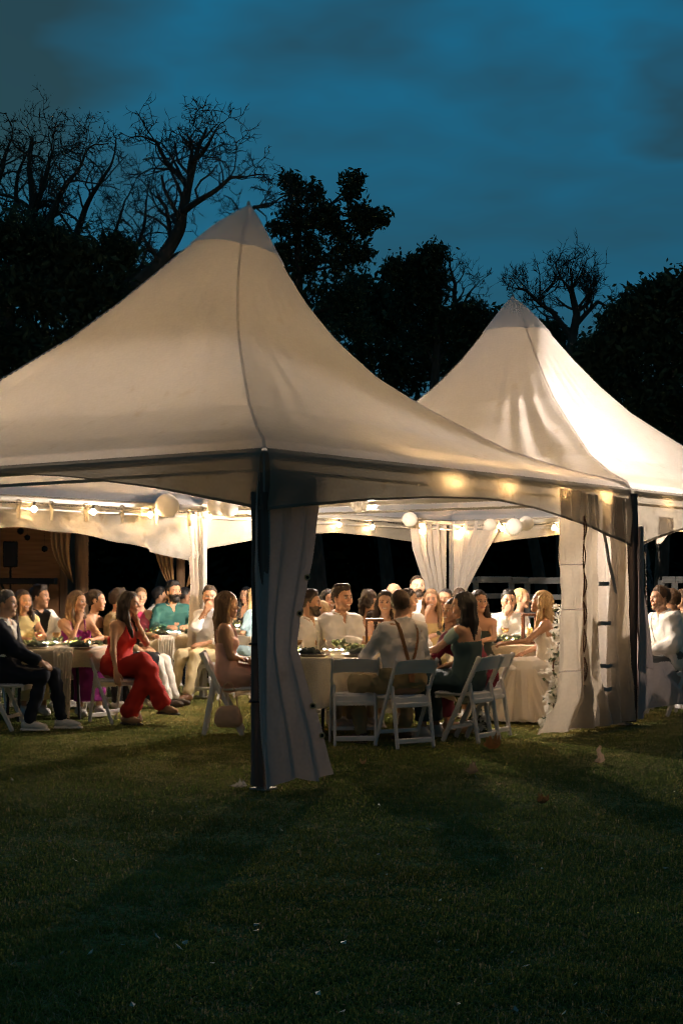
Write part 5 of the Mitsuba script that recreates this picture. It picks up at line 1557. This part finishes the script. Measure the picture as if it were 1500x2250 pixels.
for px, y, fill, s, lab in ((84, 15.2, 'rose_wine', 1.1, 'tumbler glass of rose drink, left of the wine glass on the leftmost table'), (124, 15.1, 'wine', 1.1, 'tall wine glass on the leftmost table, before the woman in purple'), (655, 13.6, 'wine', 1.0, 'glass of amber wine at the left end of the middle table'), (685, 14.0, None, 1.15, 'empty wine glass before the bearded man at the middle table'),
                            (805, 14.1, 'wine', 1.1, 'wine glass left of the wooden candle lantern'), (833, 13.75, 'wine', 1.1, 'wine glass right of the wooden candle lantern'), (1110, 16.3, 'wine', 1.15, 'champagne glass before the man covering his mouth'), (1127, 16.2, None, 1.0, 'empty glass right of the champagne glass on the bridal table'), (318, 18.5, None, 1.0, 'tumbler before the woman in the pink halter top'), (345, 18.3, None, 1.0, 'short glass among leaves before the man in teal')):
    wine_glass(on(px, y), lab, fill, s=s)


def wood_lantern(px, y, label, cl):
    key = thing('candle_lantern', label, 'lantern')
    c = on(px, y) + V3(0, 0, .764)
    obj('base', box(c + V3(0, 0, .010), (.17, .17, .02), None, .004), 'brown_wood', key)
    obj('lid', box(c + V3(0, 0, .315), (.17, .17, .025), None, .004), 'brown_wood', key)
    for sx in (-1, 1):
        for sy in (-1, 1): obj('corner_post', box(c + V3(sx * .072, sy * .072, .16), (.020, .020, .285), None, .003), 'brown_wood', key)
    candle(c, .15, .034, cl, .785)


wood_lantern(822, 13.95, 'wooden frame lantern with a candle on the middle table', 'glowing pillar candle in the wooden lantern on the middle table')
wood_lantern(1163, 16.0, 'wooden frame lantern with a candle on the bridal table', 'glowing pillar candle in the wooden lantern on the bridal table')
candle(on(40, 15.1), .10, .030, 'square-looking pale candle at the left of the leftmost table')
candle(on(310, 18.2), .06, .025, 'short glowing candle on the second table from the left')


# flowers at the right of the bride
def blossom(p, d, r, rs, key, star):
    z = unit(d); R = axes(z)
    V, F_ = [], []
    n = 7 if star else 12
    for k in range(n):
        a = 2 * np.pi * k / n + rs.uniform(-.15, .15)
        lift = .35 if star else (.2 + .9 * (k % 2))
        w = .16 if star else .34
        dr_ = V3(math.cos(a), math.sin(a), 0); sd = V3(-math.sin(a), math.cos(a), 0)
        L = r * rs.uniform(.8, 1.15) * (1.25 if star else .85)
        pts = [V3(0, 0, 0), dr_ * L * .5 + sd * w * L + V3(0, 0, lift * L * .4), dr_ * L * .5 - sd * w * L + V3(0, 0, lift * L * .4), dr_ * L + V3(0, 0, lift * L * .35)]
        b = len(V) * 4
        V.append(np.array(pts)); F_ += [[b, b + 1, b + 2], [b + 1, b + 3, b + 2]]
    v = np.vstack(V) @ R.T + p
    obj('flower', (v, np.array(F_)), 'petal', key)


def flower_spray(label, pts, seed, n, rad, star=.5):
    rs = np.random.default_rng(seed)
    key = thing('flower_arrangement', label, 'flowers')
    P = np.array(pts)
    t = np.linspace(0, len(P) - 1, 30)
    line = np.stack([np.interp(t, np.arange(len(P)), P[:, k]) for k in range(3)], 1)
    obj('stem', tube(line, .008, 6), 'brown_wood', key, True)
    for k in range(n):
        p = line[rs.integers(0, 30)] + rs.normal(0, rad, 3) * V3(1, 1, .6)
        blossom(p, unit(p - line[15] * V3(1, 1, 0) - V3(0, 0, p[2]) + rs.normal(0, .3, 3) + V3(-.1, -.5, .2)), rs.uniform(.045, .07), rs, key, rs.random() < star)
    c = line[rs.integers(0, 30, 160)] + rs.normal(0, rad, (160, 3))
    m, col = leafage(c, 160, .02, .035, rs, (.06, .08, .045))
    obj('foliage', m, 'leaf', key, False, col, kind='stuff')


flower_spray('tall spray of white flowers between the bride and the laced curtain', [at(1236, 1330, 14.5), at(1232, 1400, 14.5), at(1214, 1460, 14.4), at(1220, 1530, 14.4), at(1208, 1590, 14.3) * V3(1, 1, 0) + V3(0, 0, .06), at(1215, 1600, 14.2) * V3(1, 1, 0) + V3(0, 0, .04)], 5, 84, .038)
flower_spray('small white flower bunch tied low on the chair behind the red-dressed woman', [at(1050, 1570, 13.7), at(1058, 1600, 13.6)], 6, 14, .03)
# ---------------------------------------------------------------- guests
def sit(info, label, dy=0.0, tone=None):
    chair(info['root'], info['yaw'], label)


BLK, WHT, CRM, NAVY, BEIGE = (.012, .012, .014), (.76, .74, .70), (.66, .62, .54), (.012, .017, .030), (.42, .34, .22)
P = person
# leftmost table
a = P('grey-haired man in a dark navy suit and white sneakers at the far left, facing right', (14, 1336), 14.35, 96, 'm', look=100, smile=1, hair=('short', 'grey'), top=('jacket', WHT, NAVY), bottom=('straight', NAVY), arms=('lap', 'knee'), skin='fair', shoes=(.66, .62, .56), lean=(-.02, 0),
      legs={'K': [(-.12, .46, .53), (.12, .42, .53)], 'A': [(-.12, .54, .085), (.12, .28, .085)]}); sit(a, 'white chair under the man in the navy suit at far left')
a = P('smiling woman with long dark wavy hair in a pale yellow sleeveless top', (51, 1338), 16.1, 150, 'f', look=140, hair=('wavy', 'dark'), top=('sleeveless', (.62, .54, .28)), dress=(.62, .54, .28), arms=('tablein', 'tablein'), scale=1.0); sit(a, 'chair behind the woman in pale yellow')
a = P('moustached man in a white jacket over a black shirt', (88, 1320), 16.9, 125, 'm', look=105, smile=0, hair=('quiff', 'dark'), beard=.0, top=('jacket', BLK, WHT), bottom=('straight', BLK), arms=('table', 'lap'), scale=1.03); sit(a, 'chair behind the man in the white jacket')
a = P('long-haired woman in a purple camisole leaning her chin on her hand', (170, 1350), 15.95, 150, 'f', look=118, smile=0, hair=('long', 'brown'), top=('camisole', (.20, .022, .16)), dress=(.20, .022, .16), arms=('tablein', 'chin'), lean=(.14, .06), roll=-8, skin='tan'); sit(a, 'chair behind the woman in purple')
a = P('dark-haired woman with her hair up, seen in profile right of the woman in purple', (212, 1347), 16.7, 110, 'f', look=92, hair=('bun', 'dark'), top=('strapless', BLK), bottom=('straight', BLK), arms=('lap', 'table'), skin='tan', lean=(.10, 0)); sit(a, 'chair behind the dark-haired woman in profile')
a = P('dark-haired woman in a red sleeveless jumpsuit with legs crossed and chin on hand', (284, 1356), 15.0, 128, 'f', look=98, smile=0, hair=('side', 'dark'), top=('halter', (.40, .030, .026)), bottom=('wide', (.40, .028, .022)), arms=('chin', 'hang'), lean=(.16, -.05), skin='tan', shoes=(.30, .16, .08),
      legs={'K': [(-.06, .42, .54), (.03, .40, .64)], 'A': [(.10, .25, .085), (-.12, .55, .19)]}, twist=-10); sit(a, 'white chair under the woman in red')
# second table
a = P('dark-haired man in a tan top seen from behind, beyond the woman in red', (262, 1330), 16.9, 98, 'm', look=64, smile=0, hair=('quiff', 'dark'), top=('longsleeve', (.20, .15, .085)), bottom=('straight', (.02, .022, .026)), arms=('table', 'lap'), shoes=(.6, .58, .54),
      legs={'K': [(-.10, .46, .54), (.12, .48, .56)], 'A': [(-.10, .40, .085), (.14, .50, .085)]}); sit(a, 'chair under the man in the tan top')
a = P('guest in white trousers mostly hidden behind the woman in red', (288, 1352), 17.0, 105, 'm', look=100, smile=0, hair=('short', 'dark'), top=('tee', BLK), bottom=('straight', WHT), arms=('lap', 'lap'), shoes=(.03, .02, .015), legs='forward', scale=.97); sit(a, 'chair under the guest in white trousers')
a = P('woman with slicked-back blonde hair in a bright pink halter top', (309, 1334), 19.3, 172, 'f', look=165, smile=0, hair=('bun', 'light'), top=('halter', (.52, .045, .13)), dress=(.52, .045, .13), arms=('lap', 'lap'), skin='fair'); sit(a, 'chair behind the woman in pink')
a = P('smiling bearded man in a teal shirt', (381, 1320), 19.2, 165, 'm', look=140, smile=1, hair=('quiff', 'black'), beard=.95, top=('shirt', (.035, .115, .105)), bottom=('straight', NAVY), arms=('table', 'table'), skin='tan', scale=1.06); sit(a, 'chair behind the man in teal')
a = P('man in white looking right, half hidden behind the man in teal', (352, 1326), 20.6, 110, 'm', look=80, smile=0, hair=('short', 'black'), top=('shirt', CRM), bottom=('straight', BLK), skin='brown'); sit(a, 'chair under the half hidden man behind the man in teal')
a = P('dark-haired man in white seen from the side, left of the rear pole', (408, 1322), 20.3, 70, 'm', look=75, smile=0, hair=('crop', 'black'), top=('shirt', WHT), bottom=('straight', BLK), skin='brown'); sit(a, 'chair under the man left of the rear pole')
a = P('man in white shirt and beige trousers, hand to his mouth, right of the rear pole', (461, 1331), 17.9, 215, 'm', look=175, smile=0, hair=('short', 'dark'), beard=.5, top=('rolled', (.72, .72, .72)), bottom=('straight', (.55, .46, .28)), arms=('lap', 'mouth'), skin='tan', shoes=(.12, .055, .025), legs='forward', scale=1.02); sit(a, 'chair under the man in beige trousers')
# middle table
a = P('woman with long straight blonde hair in a pale pink dress, facing right', (500, 1362), 13.95, 88, 'f', look=88, smile=0, hair=('verylong', 'light'), top=('camisole', (.62, .36, .28)), dress=(.60, .35, .27), arms=('tum', 'tum'), skin='tan', lean=(-.05, 0), pitch=-6); sit(a, 'white chair under the blonde woman in pale pink'); BL = a
a = P('bearded man in a white shirt partly hidden by the nearest curtain', (682, 1347), 14.75, 120, 'm', look=100, smile=1, hair=('quiff', 'dark'), beard=.8, top=('shirt', WHT), bottom=('straight', BEIGE), arms=('table', 'lap'), skin='tan', scale=1.0); sit(a, 'chair under the bearded man behind the nearest curtain')
a = P('smiling man in a white shirt at the middle of the large table', (752, 1334), 14.9, 148, 'm', look=138, smile=1, hair=('quiff', 'dark'), top=('shirt', WHT), bottom=('straight', BEIGE), arms=('lap', 'tablein'), skin='tan', scale=1.04, fine=1.15); sit(a, 'chair under the smiling man in white')
a = P('dark-haired smiling young woman with her hand at her chin, behind the man in white', (722, 1334), 17.3, 165, 'f', look=150, smile=1, hair=('long', 'black'), top=('strapless', (.45, .30, .2)), dress=(.4, .3, .2), arms=('tablein', 'chin'), skin='tan', lean=(.1, 0)); sit(a, 'chair under the young woman behind the man in white')
a = P('fair-haired toddler in white reaching forward beside the man in white', (707, 1366), 16.3, 170, 'f', look=225, smile=0, hair=('bob', 'blonde'), top=('tee', WHT), bottom=('straight', WHT), arms=('tablein', 'tablein'), skin='fair', scale=.72, seat=.80); sit(a, 'chair under the toddler')
a = P('woman with long straight dark hair smiling at the camera side of the candle lantern', (846, 1346), 15.25, 175, 'f', look=185, smile=1, hair=('long', 'dark'), top=('camisole', WHT), dress=WHT, arms=('tablein', 'tablein'), skin='fair', fine=1.15); sit(a, 'chair under the long-haired smiling woman')
a = P('man in a white shirt with tan suspenders seen from behind', (880, 1350), 12.95, 332, 'm', look=10, smile=0, hair=('crop', 'brown'), top=('rolled', (.66, .61, .56), 'suspenders', (.26, .13, .06)), bottom=('straight', (.27, .21, .11)), arms=('knee', 'lap'), skin='tan', legs='wide', lean=(.05, 0), scale=1.02, fine=1.25, shoes=(.05, .03, .02)); sit(a, 'white chair under the man with suspenders'); SU = a
a = P('dark-haired woman in a maroon long-sleeved dress leaning on the table', (994, 1362), 13.85, 305, 'f', look=236, smile=1, hair=('bob', 'dark'), top=('longsleeve', (.115, .010, .024)), dress=(.115, .010, .024), arms=('chin', 'tablein'), lean=(.46, .0), skin='tan', pitch=4); sit(a, 'white chair under the woman in maroon')
a = P('woman with very long black hair in an off-shoulder teal dress, facing left', (1016, 1364), 13.35, 306, 'f', look=268, smile=1, hair=('verylong', 'black'), top=('offshoulder', (.030, .058, .062), (.24, .32, .28)), dress=(.025, .050, .056), arms=('table', 'lap'), skin='tan', fine=1.15); sit(a, 'white chair under the woman with very long black hair')
# back table
a = P('bald man seen from behind, beyond the man with suspenders', (866, 1318), 18.3, 40, 'm', look=30, smile=0, hair=('bald', 'brown'), top=('shirt', CRM), bottom=('straight', BLK), skin='tan', scale=1.05); sit(a, 'chair under the bald man')
a = P('bearded man with receding hair in a black jacket and white shirt', (917, 1312), 19.3, 175, 'm', look=170, smile=1, hair=('crop', 'dark'), beard=.55, top=('jacket', WHT, BLK), bottom=('straight', BLK), skin='fair', scale=1.12); sit(a, 'chair under the man in the black jacket')
a = P('dark-haired man glimpsed between the suspenders man and the black jacket', (897, 1340), 16.6, 150, 'm', look=95, smile=0, hair=('short', 'dark'), top=('shirt', WHT), bottom=('straight', BLK), skin='tan'); sit(a, 'chair under the glimpsed dark-haired man')
a = P('laughing woman with wavy light brown hair, hand at her mouth, in a yellow off-shoulder top', (947, 1341), 17.4, 180, 'f', look=185, smile=1, hair=('wavy', 'light'), top=('offshoulder', (.60, .46, .22)), dress=(.60, .46, .22), arms=('tablein', 'mouth'), skin='fair'); sit(a, 'chair under the laughing woman')
a = P('short-haired man half hidden behind the woman in maroon', (978, 1337), 17.6, 190, 'm', look=200, smile=0, hair=('crop', 'black'), top=('shirt', WHT), bottom=('straight', BLK), skin='tan'); sit(a, 'chair under the short-haired man behind the woman in maroon')
a = P('dark-haired guest seen from behind at the far end of the back table', (1010, 1325), 18.8, 20, 'f', look=20, smile=0, hair=('updo', 'dark'), top=('sleeveless', BLK), dress=BLK, skin='brown'); sit(a, 'chair under the dark-haired guest seen from behind')
a = P('woman with curly dark hair seen from behind, left of the long-haired woman', (812, 1356), 17.0, 30, 'f', look=40, smile=0, hair=('curly', 'dark'), top=('camisole', BLK), dress=BLK, skin='tan'); sit(a, 'chair under the woman with curly hair')
# bridal table
a = P('dark-haired woman with a hoop earring, behind the long black hair', (1052, 1358), 15.7, 190, 'f', look=160, smile=0, hair=('long', 'dark'), top=('strapless', (.05, .06, .05)), dress=(.05, .06, .05), arms=('tablein', 'tablein'), skin='tan'); sit(a, 'chair under the woman with the hoop earring')
a = P('short-haired man in a white shirt covering his mouth with his hand', (1117, 1356), 16.95, 182, 'm', look=180, smile=0, hair=('short', 'black'), top=('shirt', WHT), bottom=('straight', BLK), arms=('tablein', 'mouth'), hands={1: 'flat'}, skin='fair', scale=.99); sit(a, 'chair under the man covering his mouth')
a = P('woman with short blonde hair pinned up, smiling to the right', (1146, 1344), 18.0, 120, 'f', look=112, smile=0, hair=('updo', 'blonde'), top=('strapless', (.5, .42, .3)), dress=(.5, .42, .3), skin='fair'); sit(a, 'chair under the woman with pinned-up blonde hair')


def bridal_train(info, put):
    W = info['W']
    th, t = np.meshgrid(np.linspace(0, 2 * np.pi, 200), np.linspace(0, 1, 70), indexing='ij')
    k = np.clip((t - .25) / .75, 0, 1)
    rip = (np.sin(th * 15 + 2.4 * np.sin(th * 2)) * .030 + .014 * np.sin(th * 33 + t * 3)) * k ** 1.1
    r = .165 * np.clip(t / .25, 0, 1) + (.30 + .07 * np.sin(th * 2 + 1)) * k ** 1.7 + rip
    z = .655 - .035 * np.clip(t / .25, 0, 1) ** 2 - .605 * k ** .93 + .012 * np.sin(th * 11) * k ** 3
    Q = np.stack([-.05 + np.sin(th) * r * .95, .27 + np.cos(th) * r * 1.12, z], -1)
    m = grid(Q)
    put('dress_train', m, (.80, .75, .66), 'cloth', .05)
    for k in (0, 1):
        Q2 = (Q - V3(-.05, .27, 0)) * V3(1.05 + .05 * k, 1.05 + .04 * k, 1) + V3(-.05, .27, 0)
        Q2[..., 2] = np.maximum(Q2[..., 2] + .02 * np.sin(th * 9 + 3 * k) * t, .012)
        obj('tulle_layer', (W(grid(Q2[:, 24:])[0]), grid(Q2[:, 24:])[1]), 'tulle', info['key'], True)
    for k in range(7):
        c = info['HC'] + info['HR'] @ V3(.05 - .012 * k, -.06 - .010 * k, .085 - .012 * k)
        m = ball(c, .010 + .004 * (k % 3), 1)
        put('hair_flower', m, (.75, .66, .6), 'cloth')


a = P('laughing bride with long blonde hair in a white gown, facing left', (1188, 1364), 15.35, 275, 'f', look=278, smile=1, hair=('wavy', 'blonde'), top=('camisole', (.76, .70, .60)), dress=(.78, .74, .68), arms=('table', 'lap'), skin='tan', lean=(.06, 0), pitch=12, extras=(bridal_train,), fine=1.15); sit(a, 'white chair under the bride')
# right
a = P('man in a white jacket at right edge, turned to look left', (1449, 1352), 15.9, 250, 'm', look=248, smile=0, hair=('short', 'brown'), beard=.3, top=('jacket', WHT, (.74, .71, .66)), bottom=('straight', (.10, .11, .11)), arms=('lap', 'lap'), skin='tan', lean=(.08, .05), scale=1.03); sit(a, 'chair under the man in the white jacket at right edge')
a = P('man in a white shirt turned away beside the right edge', (1474, 1348), 16.5, 330, 'm', look=325, smile=0, hair=('short', 'brown'), top=('shirt', (.66, .60, .50)), bottom=('straight', (.05, .055, .05)), skin='tan', arms=('back', 'lap')); sit(a, 'chair under the man turned away at right edge')
a = P('woman with a long dark ponytail cut off by the right edge', (1499, 1362), 17.3, 300, 'f', look=290, smile=0, hair=('ponytail', 'brown'), top=('sleeveless', BLK), dress=BLK, skin='tan'); sit(a, 'chair under the woman with the ponytail')
# farthest table
a = P('fair-haired woman in light blue, mostly hidden by the nearest pole', (556, 1350), 19.6, 300, 'f', look=290, smile=0, hair=('long', 'blonde'), top=('tee', (.36, .52, .60)), dress=(.36, .52, .60), skin='fair'); sit(a, 'chair under the woman in light blue')
a = P('dark-haired woman in black, just left of the nearest pole', (540, 1345), 21.2, 190, 'f', look=200, smile=0, hair=('long', 'black'), top=('camisole', BLK), dress=BLK, skin='tan'); sit(a, 'chair behind the dark-haired woman left of the nearest pole')
# unused chairs
g = ground(777, 1640)
chair(V3(g[0], g[1] + .22, 0), -4, 'empty white chair in front of the middle table')
chair(at(535, 1500, 18.2) * V3(1, 1, 0), 20, 'empty white chair glimpsed left of the nearest pole')
chair(at(1395, 1500, 16.2) * V3(1, 1, 0) + V3(.62, 0, 0), 330, 'empty white chair cut off by the right edge')

# handbag on the blonde woman's chair
W = BL['W']
key = thing('handbag', 'tan leather handbag hanging low on the blonde woman\'s chair', 'handbag')
hb = W(V3(.24, .02, .20))
s, t = np.meshgrid(np.linspace(0, 2 * np.pi, 48), np.linspace(0, 1, 16), indexing='ij')
prof = lambda t: np.interp(t, [0, .08, .25, .6, .9, 1], [.0, .75, 1.0, .92, .62, .50])
f = Field().cone((-.06, 0, -.05), (.06, 0, -.05), .075, None, .05).cone((-.05, 0, .02), (.05, 0, .03), .06, .055, .05)
m = f.mesh(.008)
obj('bag', (m[0] * V3(1, .55, 1) + hb, m[1]), 'tan_leather', key, True)
obj('strap', tube([hb + V3(-.075 + .0 * i, 0, .04) * 0 + V3(-.085 * math.cos(a), 0, .04 + .26 * math.sin(a)) for i, a in enumerate(np.linspace(.0, np.pi, 20))], .006, 6), 'tan_leather', key, True)
# bag under the chair of the long-haired woman
g = at(1012, 1588, 13.9) * V3(1, 1, 0)
key = thing('tote_bag', 'flat beige bag lying under the white chairs right of the middle table', 'bag')
f = Field()
f.cone((-.13, 0, .06), (.13, 0, .05), .055, .05, .04).cone((-.12, .1, .05), (.12, .1, .05), .05, .05, .04)
m = f.mesh(.011, wrinkle(.03, 16, 3))
obj('bag', (m[0] + g, m[1]), 'tan_leather', key, True)
obj('handle', tube(bezier([g + V3(-.08, 0, .10), g + V3(-.05, -.06, .17), g + V3(.05, -.06, .17), g + V3(.08, 0, .10)], 10), .006, 6), 'tan_leather', key, True)
